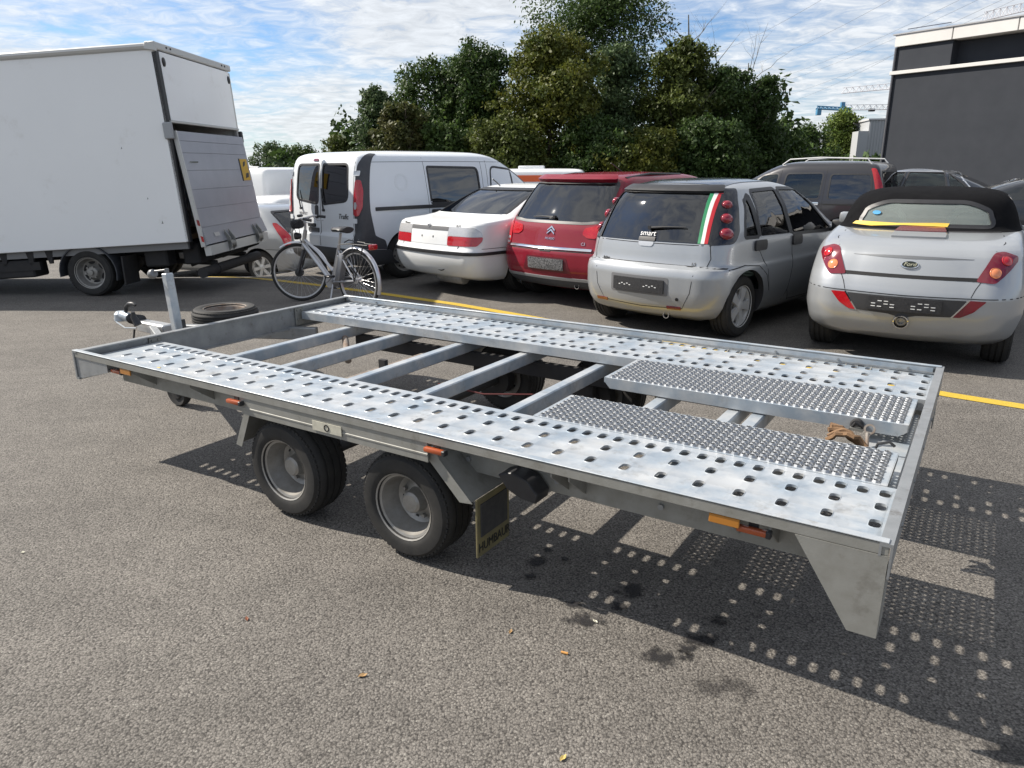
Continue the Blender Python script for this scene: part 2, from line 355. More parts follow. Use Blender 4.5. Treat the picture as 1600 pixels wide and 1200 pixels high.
# ------------------------------------------------------------------ wheels (shared meshes)
WCACHE = {}
def wheel_meshes(R, W, rim, style):
    key = (R, W, rim, style)
    if key in WCACHE: return WCACHE[key]
    # local Z = outward axle direction, z=0 at the wheel's middle plane
    h = W / 2; sh = R - 0.012
    prof = [(rim + 0.004, h - 0.012), (rim + 0.016, h - 0.002), (rim + (R - rim) * 0.35, h + 0.004), (rim + (R - rim) * 0.72, h + 0.001), (sh, h - 0.018), (R - 0.003, h - 0.032)]
    grooves = []
    z = h - 0.036; 
    for k in range(3):
        zc = (h - 0.036) * (1 - (k + 0.5) * 2 / 3)
        grooves += [(R, zc + 0.010), (R, zc + 0.006), (R - 0.007, zc + 0.005), (R - 0.007, zc - 0.005), (R, zc - 0.006), (R, zc - 0.010)]
    prof += grooves + [(r, -zz) for r, zz in prof[::-1]]
    mb = MB(); mb.lathe(prof, seg=48, closed=True)
    # tread sipes : small blocks on the shoulders
    for k in range(56):
        a = 2 * math.pi * k / 56
        for sgn in (1, -1):
            c = Vector((math.cos(a) * (R - 0.0165), math.sin(a) * (R - 0.0165), sgn * (h - 0.022)))
            mb.box(c, (0.012, R * 0.07, 0.022), Matrix.Rotation(a, 3, 'Z'))
    me = bpy.data.meshes.new('tyre'); bmesh.ops.recalc_face_normals(mb.bm, faces=mb.bm.faces); mb.bm.to_mesh(me); mb.bm.free()
    tyre = me
    mb = MB()
    lip = rim + 0.006
    if style == 'trailer':
        prof = [(lip, h - 0.006), (lip + 0.006, h - 0.002), (lip + 0.004, h - 0.014), (rim - 0.006, h - 0.02), (rim - 0.012, h - 0.05), (rim - 0.022, h - 0.075), (rim - 0.03, h - 0.10), (rim * 0.62, h - 0.112), (rim * 0.52, h - 0.104), (rim * 0.40, h - 0.10), (rim * 0.36, h - 0.085), (rim * 0.34, h - 0.055), (rim * 0.27, h - 0.046), (0.0, h - 0.044)]
        mb.lathe(prof, seg=40, cap=False)
        for k in range(5):
            a = 2 * math.pi * k / 5 + 0.3; r = rim * 0.55
            mb.cyl((r * math.cos(a), r * math.sin(a), h - 0.11), (r * math.cos(a), r * math.sin(a), h - 0.088), 0.010, 0.009, 6)
        mb.lathe([(lip, -h + 0.006), (rim - 0.03, -h + 0.02), (rim - 0.03, h - 0.10)], seg=40, cap=False)
    elif style == 'truck':
        prof = [(lip, h - 0.004), (lip + 0.008, h), (lip + 0.004, h - 0.016), (rim - 0.008, h - 0.02), (rim - 0.02, h - 0.07), (rim - 0.035, h - 0.10), (rim * 0.6, h - 0.115), (rim * 0.5, h - 0.10), (rim * 0.45, h - 0.07), (rim * 0.36, h - 0.05), (rim * 0.18, h - 0.045), (rim * 0.16, h - 0.02), (0, h - 0.018)]
        mb.lathe(prof, seg=40, cap=False)
        for k in range(6):
            a = 2 * math.pi * k / 6; r = rim * 0.40
            mb.cyl((r * math.cos(a), r * math.sin(a), h - 0.07), (r * math.cos(a), r * math.sin(a), h - 0.035), 0.013, 0.012, 6)
    elif style == 'steel':
        prof = [(lip, h - 0.004), (lip + 0.006, h), (lip + 0.003, h - 0.014), (rim - 0.01, h - 0.018), (rim - 0.02, h - 0.035), (rim * 0.72, h - 0.02), (rim * 0.5, h - 0.025), (rim * 0.36, h - 0.035), (rim * 0.30, h - 0.012), (0, h - 0.008)]
        mb.lathe(prof, seg=40, cap=False)
    else:
        prof = [(lip, h - 0.004), (lip + 0.006, h), (lip + 0.003, h - 0.014), (rim - 0.012, h - 0.018), (rim - 0.02, h - 0.06), (rim - 0.03, -h + 0.03)]
        mb.lathe(prof, seg=40, cap=False)
        n = {'five': 5, 'multi': 8, 'six': 6}[style]; wd = {'five': 0.30, 'multi': 0.16, 'six': 0.24}[style]
        for k in range(n):
            a = 2 * math.pi * k / n + 0.2
            M = Matrix.Rotation(a, 4, 'Z')
            w0 = rim * wd * 0.62; w1 = rim * wd * (1.0 if style == 'five' else 0.75)
            poly = [(rim * 0.12, -w0), (rim * 0.5, -w0 * 0.85), (rim - 0.012, -w1), (rim - 0.012, w1), (rim * 0.5, w0 * 0.85), (rim * 0.12, w0)]
            mb.prism([(x, y) for x, y in poly], M @ Matrix.Translation((0, 0, h - 0.045)), 0.03, 0.004)
        mb.lathe([(rim * 0.26, h - 0.05), (rim * 0.26, h - 0.014), (rim * 0.2, h - 0.008), (0, h - 0.008)], seg=24)
        mb.lathe([(rim * 0.9, -0.01), (rim * 0.2, -0.005), (0, -0.005)], seg=24)
    bmesh.ops.recalc_face_normals(mb.bm, faces=mb.bm.faces)
    me = bpy.data.meshes.new('rim'); mb.bm.to_mesh(me); mb.bm.free()
    mb = MB()   # dark holes or the drum behind the rim
    if style == 'trailer':
        for k in range(5):
            a = 2 * math.pi * k / 5 + 0.93; r = rim * 0.66
            mb.cyl((r * math.cos(a), r * math.sin(a), h - 0.115), (r * math.cos(a), r * math.sin(a), h - 0.1085), 0.009, seg=10)
    elif style == 'truck':
        for k in range(6):
            a = 2 * math.pi * k / 6 + 0.5; r = rim * 0.68
            mb.lathe([(0.0, 0.0), (0.035, 0.0), (0.035, 0.003), (0, 0.003)], Matrix.Translation((r * math.cos(a), r * math.sin(a), h - 0.108)) @ Matrix.Rotation(a, 4, 'Z') @ Matrix.Diagonal((0.7, 1.3, 1, 1)), 14)
    elif style == 'steel':
        for k in range(12):
            a = 2 * math.pi * k / 12; r = rim * 0.78
            mb.lathe([(0.0, 0.0), (0.016, 0.0), (0.016, 0.004), (0, 0.004)], Matrix.Translation((r * math.cos(a), r * math.sin(a), h - 0.027)), 10)
    else:
        mb.lathe([(rim * 0.93, -0.035), (rim * 0.93, -0.02), (0, -0.02)], seg=24)
    bmesh.ops.recalc_face_normals(mb.bm, faces=mb.bm.faces)
    md = bpy.data.meshes.new('brake_drum'); mb.bm.to_mesh(md); mb.bm.free()
    for q in (tyre, me, md): q.shade_smooth(); q.set_sharp_from_angle(angle=rad(38))
    WCACHE[key] = (tyre, me, md); return WCACHE[key]
def wheel(parent, pos, out, R, W, rim, style, rmat=None, name='wheel', spin=0.0, as_thing=None):
    """out: outward axle direction in the parent's frame"""
    t, r, d = wheel_meshes(R, W, rim, style)
    if as_thing is None: h = holder(name, parent)
    else: h = as_thing
    q = Vector(out).to_track_quat('Z', 'Y')
    h.rotation_mode = 'QUATERNION'; h.rotation_quaternion = q @ Matrix.Rotation(spin, 3, 'Z').to_quaternion(); h.location = pos
    for nm, me, m in (('tyre', t, rubber), ('rim', r, rmat or alloy), ('brake_drum' if style not in ('trailer', 'truck', 'steel') else 'rim_holes', d, underm)):
        if not me.materials: me.materials.append(m)
        o = bpy.data.objects.new(nm, me); COL.objects.link(o); o.parent = h
        if me.materials[0] != m:
            o.material_slots[0].link = 'OBJECT'; o.material_slots[0].material = m
    return h

# ------------------------------------------------------------------ trailer
TR = thing('car_trailer', 'galvanised flatbed car trailer with perforated deck planks standing in the foreground', 'trailer', (-2.443, 3.958, 0), rad(-32.77))
YZ = Matrix(((0, 0, 1, 0), (1, 0, 0, 0), (0, 1, 0, 0), (0, 0, 0, 1)))      # local (a,b,c) -> (c, a, b): profile in y,z, run along x
XZ = Matrix(((1, 0, 0, 0), (0, 0, 1, 0), (0, 1, 0, 0), (0, 0, 0, 1)))      # polygon in x,z, thickness along y
LEN, WID, TOP, DECK = 4.10, 2.10, 0.60, 0.561
def trailer():
    railp = [(0, .566), (-.003, .568), (-.003, .600), (.020, .602), (.020, .592), (.008, .590), (.008, .574), (.030, .574), (.030, .566)]
    for side in (0, 1):
        p = [(y if side == 0 else WID - y, z) for y, z in railp]
        mb = MB(); mb.prism(p, YZ, LEN - 0.004); o = mb.build('side_rail', galv_w if side == 0 else galv_d, TR, 30)
        mb = MB(); mb.prism([(a if side == 0 else WID - a, b) for a, b in ((.021, .5955), (.021, .563), (.027, .563), (.027, .5955))], YZ @ Matrix.Translation((0, 0, .03)), LEN - .07)
        mb.build('rail_liner', galv, TR)
        mb = MB(); mb.box((LEN / 2, (.009 if side == 0 else WID - .009), .6045), (LEN - .01, .028, .004), bev=.001); mb.build('rail_lip', galv, TR)
        # perforated plank
        y0, y1 = (.028, .493) if side == 0 else (WID - .503, WID - .028)
        rows = [(.070, 1), (.192, 2), (.320, 2), (.428, 1)]
        if side: rows = [(WID - y, k) for y, k in rows]
        bm = bmesh.new(); es = []
        def loop(pts, z):
            vv = [bm.verts.new((x, y, z)) for x, y in pts]; return vv, [bm.edges.new((vv[i], vv[(i + 1) % len(vv)])) for i in range(len(vv))]
        x0, x1 = .055, LEN - .022
        ov, oe = loop([(x0, y0), (x1, y0), (x1, y1), (x0, y1)], DECK); es += oe; inner_l = []
        for y, k in rows:
            for i in range(0, 60, k):
                x = 4.04 - .0662 * i
                if k == 2 and i == 0 and False: continue
                hp = roundpoly([(x - .0165, y - .028), (x + .0165, y - .028), (x + .0165, y + .028), (x - .0165, y + .028)], .0155, 4)
                v1, e1 = loop([(x + (a - x) * 1.2, y + (b - y) * 1.1) for a, b in hp], DECK); es += e1
                v2 = [bm.verts.new((a, b, DECK + .002)) for a, b in hp]; v3 = [bm.verts.new((a, b, DECK - .007)) for a, b in hp]
                inner_l.append((v1, v2, v3))
        bmesh.ops.triangle_fill(bm, use_beauty=True, use_dissolve=False, edges=es)
        for v1, v2, v3 in inner_l:
            n = len(v1)
            for a, b in ((v1, v2), (v2, v3)):
                for i in range(n): bm.faces.new((a[i], a[(i + 1) % n], b[(i + 1) % n], b[i]))
        # folded edges
        for i in range(4):
            a, b = ov[i], ov[(i + 1) % 4]
            dp = .008 if i == (0 if side == 0 else 2) else .052; c = bm.verts.new((b.co.x, b.co.y, DECK - dp)); d = bm.verts.new((a.co.x, a.co.y, DECK - dp)); bm.faces.new((a, b, c, d))
        for f in bm.faces:
            if abs(f.normal.z) > .9 and f.normal.z < 0: f.normal_flip()
        bmesh.ops.recalc_face_normals(bm, faces=bm.faces)
        me = bpy.data.meshes.new('deck_plank'); bm.to_mesh(me); bm.free(); link('deck_plank', me, galv, TR, 30)
        # deep side plate between the mudguards, with pressed lines
        mb = MB(); pl = [(.002, .487), (.002, .512), (.0, .514), (.0, .520), (.002, .522), (.002, .5655), (.008, .5655), (.008, .487)]; mb.prism([(y if side == 0 else WID - y, z) for y, z in pl], YZ @ Matrix.Translation((0, 0, 1.43)), 1.09); mb.build('side_plate', galv_w, TR)
        # main chassis beam below
        yb = .16 if side == 0 else WID - .16
        mb = MB(); s = 1 if side == 0 else -1
        mb.prism([(yb, .415), (yb + s * .05, .415), (yb + s * .05, .422), (yb + s * .006, .422), (yb + s * .006, .503), (yb + s * .05, .503), (yb + s * .05, .508), (yb, .508)], YZ @ Matrix.Translation((0, 0, .18)), LEN - .28)
        mb.build('chassis_beam', galv_w, TR)
        yi = .40 if side == 0 else WID - .40
        mb = MB(); mb.box((1.95, yi, .385), (2.9, .05, .09), bev=.004); mb.build('inner_beam', underm, TR)
        for x in (.9, 1.3, 1.75, 2.2, 2.6, 3.0, 3.4, 3.75):
            mb = MB(); mb.cyl((x, yb - .010 * s, .465), (x, yb + .018 * s, .465), .011, seg=6); mb.build('bolt', galv_d, TR)
        # outriggers between beam and rail
        for x in (.5, 1.0, 1.40, 3.04, 3.11, 3.66, 3.78):
            mb = MB(); ya, yc = (.032, .16) if side == 0 else (WID - .16, WID - .032)
            mb.prism([(ya, .565), (yc, .53), (yc, .44), (ya, .535)] if side == 0 else [(ya, .44), (ya, .53), (yc, .565), (yc, .535)], YZ @ Matrix.Translation((0, 0, x)), .006); mb.build('outrigger', galv_w, TR)
    # cross tubes
    for x in (.52, .963, 1.48, 1.96, 2.465, 2.99, 3.335, 3.445):
        mb = MB(); mb.box((x, WID / 2, .465), (.060, WID - .44, .07), bev=.006); mb.build('cross_tube', galv, TR)
    mb = MB(); mb.box((1.16, WID / 2, .36), (.05, WID - .44, .05), bev=.006); mb.build('rusty_cross_tube', rust, TR)['label'] = 'rust-stained lower cross tube'
    mb = MB(); mb.cyl((.56, 1.52, .44), (.80, 1.30, .36), .022, seg=12); mb.build('damper_rod', rust, TR)
    mb = MB(); mb.box((1.20, 1.2, .40), (.05, .03, .09)); mb.build('tube_clamp', underm, TR)
    mb = MB(); mb.prism([(3.90, .47), (3.90, .478), (4.05, .478), (4.05, .40), (4.042, .40), (4.042, .47)], XZ @ Matrix.Translation((0, 0, .47)), WID - .94); mb.build('rear_channel', galv, TR)
    mb = MB(); mb.tube([(3.94, 1.02, .48), (3.95, 1.02, .52), (3.99, 1.02, .535), (4.01, 1.02, .52)], .006, 6); mb.build('lashing_hook', blackp, TR)
    mb = MB(); mb.tube([(3.93, .70, .478), (3.95, .72, .49), (3.99, .72, .487)], .005, 6); mb.build('lashing_hook', blackp, TR)
    # front board with folded lip and brackets
    mb = MB(); mb.prism([(.004, .44), (.004, .602), (.046, .602), (.046, .594), (.018, .594), (.018, .452), (.034, .452), (.034, .44)], XZ @ Matrix.Translation((0, 0, -.006)), WID + .012); mb.build('front_board', galv_d, TR)
    for y in (.47, 1.60):
        mb = MB(); mb.box((.024, y, .525), (.012, .075, .13), bev=.003)
        for dy in (-.02, .02):
            for dz in (.045, -.02): mb.cyl((.028, y + dy, .525 + dz), (.037, y + dy, .525 + dz), .007, seg=6)
        mb.build('board_bracket', galv_w, TR)
    # tapered plate closing the front corners, deep trapezoid skirts at the rear corners
    for side in (0, 1):
        yo = -.006 if side == 0 else WID
        mb = MB(); mb.prism([(0.0, .565), (0.0, .436), (.33, .520), (.33, .565)], XZ @ Matrix.Translation((0, 0, yo + (.007 if side == 0 else -.007))), .005); mb.build('corner_gusset', galv_d, TR)
        ys = .0 if side == 0 else WID - .005
        mb = MB(); mb.prism([(3.858, .5655), (4.098, .5655), (4.098, .312), (4.022, .312)], XZ @ Matrix.Translation((0, 0, ys - (.0045 if side == 0 else -.0045))), .005)
        mb.prism([(4.094, .498), (4.094, .312), (4.099, .312), (4.099, .498)], XZ @ Matrix.Translation((0, 0, .001 if side == 0 else WID - .12)), .119)
        mb.build('corner_skirt', galv_w, TR)
    mb = MB(); mb.prism([(4.072, .6025), (4.106, .6025), (4.106, .50), (4.100, .50), (4.100, .592), (4.079, .592), (4.079, .563), (4.072, .563)], XZ @ Matrix.Translation((0, 0, -.005)), WID + .01); mb.build('rear_rail', galv_d, TR)
    for y in (.25, .62, .98, 1.35, 1.75):
        mb = MB(); mb.cyl((4.103, y, .55), (4.110, y, .55), .008, seg=8); mb.build('rivet', galv_d, TR)
    for x in (.35, 3.3, 3.62, 3.95):
        mb = MB(); mb.cyl((x, WID - .028, .583), (x, WID - .034, .583), .006, seg=8); mb.build('rivet', galv_d, TR)
    # axles, wheels
    for x in (1.625, 2.345):
        mb = MB(); mb.cyl((x, .2, .235), (x, WID - .2, .235), .03, seg=14); mb.box((x - .05, .36, .30), (.14, .05, .10)); mb.box((x - .05, WID - .36, .30), (.14, .05, .10)); mb.build('axle', underm, TR)
        wheel(TR, (x, .135, .236), (0, -1, 0), .236, .195, .135, 'trailer', steelrim, spin=x)
        wheel(TR, (x, WID - .135, .236), (0, 1, 0), .236, .195, .135, 'trailer', steelrim, spin=x * 2)
        for y in (.27, WID - .27):
            mb = MB(); mb.cyl((x, y - .04, .236), (x, y + .04, .236), .10, seg=24); mb.build('brake_hub', underm, TR)
    # mudguards (bent sheet), flaps
    for side in (0, 1):
        f = (lambda y: y) if side == 0 else (lambda y: WID - y)
        ya, yb = sorted((f(.024), f(.27)))
        mb = MB(); mb.prism([(1.425, .505), (1.335, .318), (1.341, .315), (1.431, .503)], XZ @ Matrix.Translation((0, 0, ya)), yb - ya)
        yo = f(.024) - (.003 if side == 0 else 0)
        mb.prism([(1.428, .508), (1.333, .312), (1.372, .306), (1.462, .495)], XZ @ Matrix.Translation((0, 0, yo)), .003); mb.build('front_mudguard', galv_w, TR)
        mb = MB(); mb.prism([(2.50, .530), (2.56, .47), (2.70, .352), (2.704, .357), (2.565, .476), (2.505, .536)], XZ @ Matrix.Translation((0, 0, ya)), yb - ya)
        mb.prism([(2.497, .545), (2.512, .485), (2.652, .345), (2.712, .352), (2.56, .50), (2.545, .53)], XZ @ Matrix.Translation((0, 0, yo)), .003); mb.build('rear_mudguard', galv_w, TR)
        mb = MB(); mb.box((2.712, f(.155), .235), (.010, .225, .245), bev=.003); fl = mb.build('mud_flap', mat('dirty_yellow_flap', (.21, .175, .075), .7, 0, col2=(.12, .105, .06), nscale=14), TR)
        mb = MB(); mb.box((2.7185, f(.155), .265), (.005, .185, .14), bev=.002); mb.build('flap_panel', mat('flap_rubber', (.03, .03, .032), .7, 0, col2=(.055, .053, .05), nscale=40), fl)
        M = Matrix.Translation((2.7185, .157, .152)) @ Matrix(((0, 0, 1, 0), (1, 0, 0, 0), (0, 1, 0, 0), (0, 0, 0, 1)))
        if side == 0: text('flap_lettering', 'HUMBAUR', .054, mat('black_print', (.012, .012, .012), .6), M, fl, .001, 0, sx=.86)
    mb = MB(); mb.prism([(2.80, .48), (2.86, .50), (2.93, .48), (2.97, .435), (2.965, .40), (2.90, .405), (2.84, .43)], XZ @ Matrix.Translation((0, 0, .06)), .09, .004); mb.build('chock_holder', blackp, TR)
    mb = MB(); mb.prism([(2.76, .47), (2.80, .49), (2.83, .45), (2.81, .38), (2.78, .40)], XZ @ Matrix.Translation((0, 0, .20)), .07, .004); mb.build('chock_holder', blackp, TR)
    mb = MB(); mb.tube([(1.75, .30, .33), (1.9, .31, .335), (2.05, .31, .325), (2.3, .30, .335)], .005, 6); mb.build('brake_cable', mat('dark_red_cable', (.10, .015, .015), .6), TR)
    mb = MB(); mb.tube([(1.5, 1.35, .30), (1.8, 1.4, .27), (2.1, 1.5, .29), (2.3, 1.6, .33)], .005, 6); mb.build('brake_cable', MATS['dark_red_cable'], TR)
    # side marker lamps and reflectors (near side, mirrored to the far side)
    for side in (0, 1):
        f = (lambda y: y) if side == 0 else (lambda y: WID - y)
        for x, z, in ((.385, .5301), (1.40, .543), (2.565, .548), (3.735, .5301)):
            mb = MB(); mb.box((x, f(.022 if z == .5301 else -.012), z), (.092, .024, .020), bev=.006, seg=2); o = mb.build('marker_lamp', orange, TR)
            mb = MB(); mb.box((x + .048, f(.022 if z == .5301 else -.012), z), (.016, .026, .022), bev=.003); mb.box((x, f(.036 if z == .5301 else .004), z + .014), (.03, .006, .045)); mb.build('lamp_base', blackp, o)
        for x in (.50, 3.655):
            mb = MB(); mb.box((x, f(.004), .550), (.092, .008, .030), bev=.002); mb.build('side_reflector', amberp, TR)
    mb = MB(); mb.box((1.985, -.0025, .524), (.17, .003, .042)); o = mb.build('rating_sticker', mat('aged_sticker', (.56, .54, .44), .6, col2=(.42, .40, .33), nscale=30), TR)
    mb = MB(); mb.lathe([(.011, 0), (.015, 0), (.015, .002), (.011, .002)], Matrix.Translation((1.985, -.004, .524)) @ Matrix.Rotation(rad(90), 4, 'X'), 20, closed=True); mb.build('sticker_ring', MATS['black_print'], o)
    # drawbar, coupling, handbrake, jockey wheel
    for y0 in (.50, 1.60):
        mb = MB(); mb.bar((.20, y0, .415), (-.90, 1.05 + (.03 if y0 > 1 else -.03), .415), .05, .09, .006); mb.build('drawbar_arm', galv_d, TR)
    mb = MB(); mb.box((-.92, 1.05, .435), (.34, .09, .08), bev=.008); mb.build('coupling_housing', mat('pale_zinc', (.62, .63, .63), .35, .6, col2=(.5, .5, .5), nscale=20), TR)
    mb = MB()
    for k in range(7):
        x = -1.09 - k * .022; mb.lathe([(.025, -.010), (.044 - k * .001, 0), (.025, .010)], Matrix.Translation((x, 1.05, .47)) @ Matrix.Rotation(rad(90), 4, 'Y'), 18)
    mb.build('rubber_bellows', blackp, TR)
    mb = MB(); mb.cyl((-1.24, 1.05, .475), (-1.33, 1.05, .485), .034, .038, 16); mb.lathe([(.0, .045), (.03, .04), (.047, .02), (.05, -.03), (.04, -.035)], Matrix.Translation((-1.36, 1.05, .475)), 20); mb.build('coupling_head', galv, TR)
    mb = MB(); mb.tube([(-1.28, 1.05, .52), (-1.27, 1.05, .555), (-1.22, 1.05, .585), (-1.16, 1.05, .59), (-1.14, 1.05, .58)], [.014, .016, .016, .015, .010], 10); mb.build('coupling_handle', blackp, TR)
    mb = MB(); mb.tube([(-1.00, .97, .46), (-1.03, .96, .52), (-1.02, .955, .56)], [.03, .022, .012], 10); mb.build('handbrake_lever', blackp, TR)
    mb = MB(); mb.tube([(-1.42, 1.03, .455), (-1.34, 1.0, .44), (-1.2, .98, .415), (-1.05, .98, .43)], .005, 6); mb.build('breakaway_cable', galv, TR)
    mb = MB(); mb.tube([(-1.06, .97, .42), (-1.08, .96, .33), (-1.02, .96, .27), (-.9, .97, .36)], .007, 8); mb.build('electric_cable', blackp, TR)
    mb = MB(); mb.bar((-.235, .80, .40), (-.275, .80, .915), .055, .055, .006, (0, 1, 0)); o = mb.build('jockey_post', galv, TR)
    mb = MB(); mb.cyl((-.262, .80, .40), (-.215, .80, .12), .020, seg=14); mb.build('jockey_tube', galv_d, TR)
    mb = MB(); mb.cyl((-.275, .80, .915), (-.277, .80, .945), .014, seg=10); mb.bar((-.277, .80, .935), (-.36, .77, .925), .018, .012, .002); mb.lathe([(0, -.03), (.026, -.02), (.032, 0), (.026, .022), (0, .03)], Matrix.Translation((-.385, .765, .905)) @ Matrix.Rotation(rad(70), 4, 'Y'), 14); mb.build('jockey_crank', mat('worn_knob', (.20, .20, .20), .4, .3), TR)
    mb = MB(); mb.box((-.21, .88, .43), (.09, .16, .10), bev=.008); mb.tube([(-.17, .80, .62), (-.165, .80, .55), (-.15, .79, .50), (-.15, .80, .44)], .012, 8); mb.build('jockey_clamp', blackp, TR)
    mb = MB(); mb.lathe([(.0, .03), (.05, .03), (.06, .02), (.098, .028), (.105, .015), (.105, -.015), (.098, -.028), (.06, -.02), (.05, -.03), (0, -.03)], Matrix.Translation((-.33, .80, .106)) @ Matrix.Rotation(rad(90), 4, 'X'), 28); mb.build('jockey_wheel', rubber, TR)
    mb = MB(); mb.box((-.275, .764, .125), (.14, .006, .04)); mb.box((-.275, .836, .125), (.14, .006, .04)); mb.build('jockey_fork', galv_d, TR)
    mb = MB(); mb.bar((-.62, 1.2, .40), (-.72, 1.50, .40), .05, .03, .004); mb.build('spare_wheel_carrier', galv_d, TR)
trailer()
def in_trailer(x, y, z):
    c, s = math.cos(rad(-32.77)), math.sin(rad(-32.77)); return Vector((-2.443 + x * c - y * s, 3.958 + x * s + y * c, z))
def ramp(name, label, y0, W, ny, tilt=0.0):
    X0, X1, T = 2.69, 4.035, .560
    t = thing(name, label, 'ramp', in_trailer(X0, y0, 0), rad(-32.77) + tilt, 'grip ramps laid over the trailer cross tubes')
    Lr = X1 - X0; nx = 42; bx, by = .018, .010; px, py = (Lr - 2 * bx) / nx, (W - 2 * by) / ny
    vs = []; fs = []; n = 12
    for i in range(nx):
        for j in range(ny):
            cx = bx + (i + .5) * px; cy = by + (j + .5) * py; b = len(vs)
            odd = (i + j) % 2
            r0, r1, r2, z1 = (.0150, .0108, .0090, .009) if odd == 0 else (.0140, .0100, .0085, .0065)
            sq = []
            for k in range(n):
                a = 2 * math.pi * k / n; c, s = math.cos(a), math.sin(a); m = max(abs(c), abs(s)); sq.append((cx + c / m * px / 2, cy + s / m * py / 2))
            for k in range(n): vs.append((*sq[k], T))
            for r, z in ((r0, T), (r1, T + z1), (r2, T + z1 - .001), (r2 * .92, T - .005)):
                for k in range(n):
                    a = 2 * math.pi * k / n; zz = z + (.0022 * (k % 2) if z > T + .002 else 0); vs.append((cx + r * math.cos(a), cy + r * math.sin(a), zz))
            for q in range(4):
                for k in range(n): fs.append((b + q * n + k, b + q * n + (k + 1) % n, b + (q + 1) * n + (k + 1) % n, b + (q + 1) * n + k))
    me = bpy.data.meshes.new('serrated_tread'); me.from_pydata(vs, [], fs); o = link('serrated_tread', me, mat('ramp_zinc', (.40, .41, .42), .38, .65, col2=(.33, .34, .35), nscale=30), t, 30)
    o['kind'] = 'stuff'
    mb = MB(); mb.box((bx / 2, W / 2, T - .0005), (bx, W, .003)); mb.box((Lr - bx / 2, W / 2, T - .0005), (bx, W, .003)); mb.box((Lr / 2, by / 2, T), (Lr - 2 * bx, by, .003)); mb.box((Lr / 2, W - by / 2, T), (Lr - 2 * bx, by, .003))
    mb.build('tread_border', galv, t)
    for y in (0.0, W):
        mb = MB(); s = 1 if y == 0 else -1; mb.prism([(.0, T + .001), (Lr, T + .001), (Lr, T - .03), (Lr - .03, T - .052), (.03, T - .052), (0, T - .02)], XZ @ Matrix.Translation((0, 0, y - .0015)), .003); mb.build('side_flange', galv, t)
    mb = MB(); mb.box((Lr + .001, W / 2, T - .014), (.003, W, .03)); mb.box((-.001, W / 2, T - .012), (.003, W, .026)); mb.build('end_flange', galv, t)
    return t
ramp('loading_ramp', 'serrated steel ramp plank lying against the near perforated deck plank', .4975, .343, 10)
ramp('loading_ramp', 'serrated steel ramp plank lying beside the far perforated deck plank', 1.186, .405, 12)
sw = thing('spare_wheel', 'spare tyre on dull rusty rim lying flat behind the jockey post', 'spare wheel', in_trailer(-.78, 1.56, .0))
wheel(sw, tuple(in_trailer(-.78, 1.56, .455)), (0, 0, 1), .25, .135, .15, 'trailer', rust, as_thing=sw)
# webbing strap and shackle by the rear channel
sp = thing('tie_down_strap', 'crumpled brown webbing strap with a metal ring hanging at the rear channel', 'strap', in_trailer(3.86, 1.08, .035), rad(-32.77))
def strap():
    web = mat('brown_webbing', (.26, .15, .075), .9, col2=(.15, .09, .05), nscale=40, bump=.3, bscale=400)
    rnd = random.Random(5); mb = MB()
    for k in range(5):
        y = -.05 + k * .022; pts = []
        for i in range(9):
            t = i / 8; pts.append((-.10 + .16 * t + rnd.uniform(-.006, .006), y + rnd.uniform(-.01, .01), .455 + .045 * math.sin(t * math.pi + k * .4) + rnd.uniform(-.005, .005)))
        mb.tube(pts, .011, 6)
    mb.build('webbing', web, sp)
    mb = MB(); mb.lathe([(.014, -.005), (.022, -.005), (.022, .005), (.014, .005)], Matrix.Translation((.045, .04, .505)) @ Matrix.Rotation(rad(70), 4, 'X'), 16, closed=True); mb.cyl((.04, .03, .49), (.05, -.02, .45), .007, seg=8); mb.build('ring_bolt', rust, sp)
    mb = MB(); mb.lathe([(.0, .02), (.02, .02), (.026, .01), (.026, -.01), (.02, -.02), (0, -.02)], Matrix.Translation((-.01, .09, .50)) @ Matrix.Rotation(rad(80), 4, 'X'), 14); mb.tube([(-.03, .07, .48), (-.01, .05, .52), (.02, .06, .50)], .007, 8); mb.build('ratchet', underm, sp)
    mb = MB(); mb.box((-.005, .10, .49), (.05, .10, .012)); mb.build('ratchet_plate', galv_w, sp)
strap()
# ------------------------------------------------------------------ cars: bodies lofted from level outlines
def pchip(xs, ys):
    xs = np.asarray(xs, float); ys = np.asarray(ys, float); hh = np.diff(xs); d = np.diff(ys) / hh; m = np.zeros_like(ys)
    for i in range(1, len(xs) - 1):
        if d[i - 1] * d[i] > 0:
            w1 = 2 * hh[i] + hh[i - 1]; w2 = hh[i] + 2 * hh[i - 1]; m[i] = (w1 + w2) / (w1 / d[i - 1] + w2 / d[i])
    m[0] = d[0]; m[-1] = d[-1]
    def f(x):
        x = min(max(x, xs[0]), xs[-1]); i = int(min(max(np.searchsorted(xs, x) - 1, 0), len(hh) - 1)); t = (x - xs[i]) / hh[i]; h_ = hh[i]
        return ((1 + 2 * t) * (1 - t) ** 2 * ys[i] + t * (1 - t) ** 2 * h_ * m[i] + t * t * (3 - 2 * t) * ys[i + 1] + t * t * (t - 1) * h_ * m[i + 1])
    return f
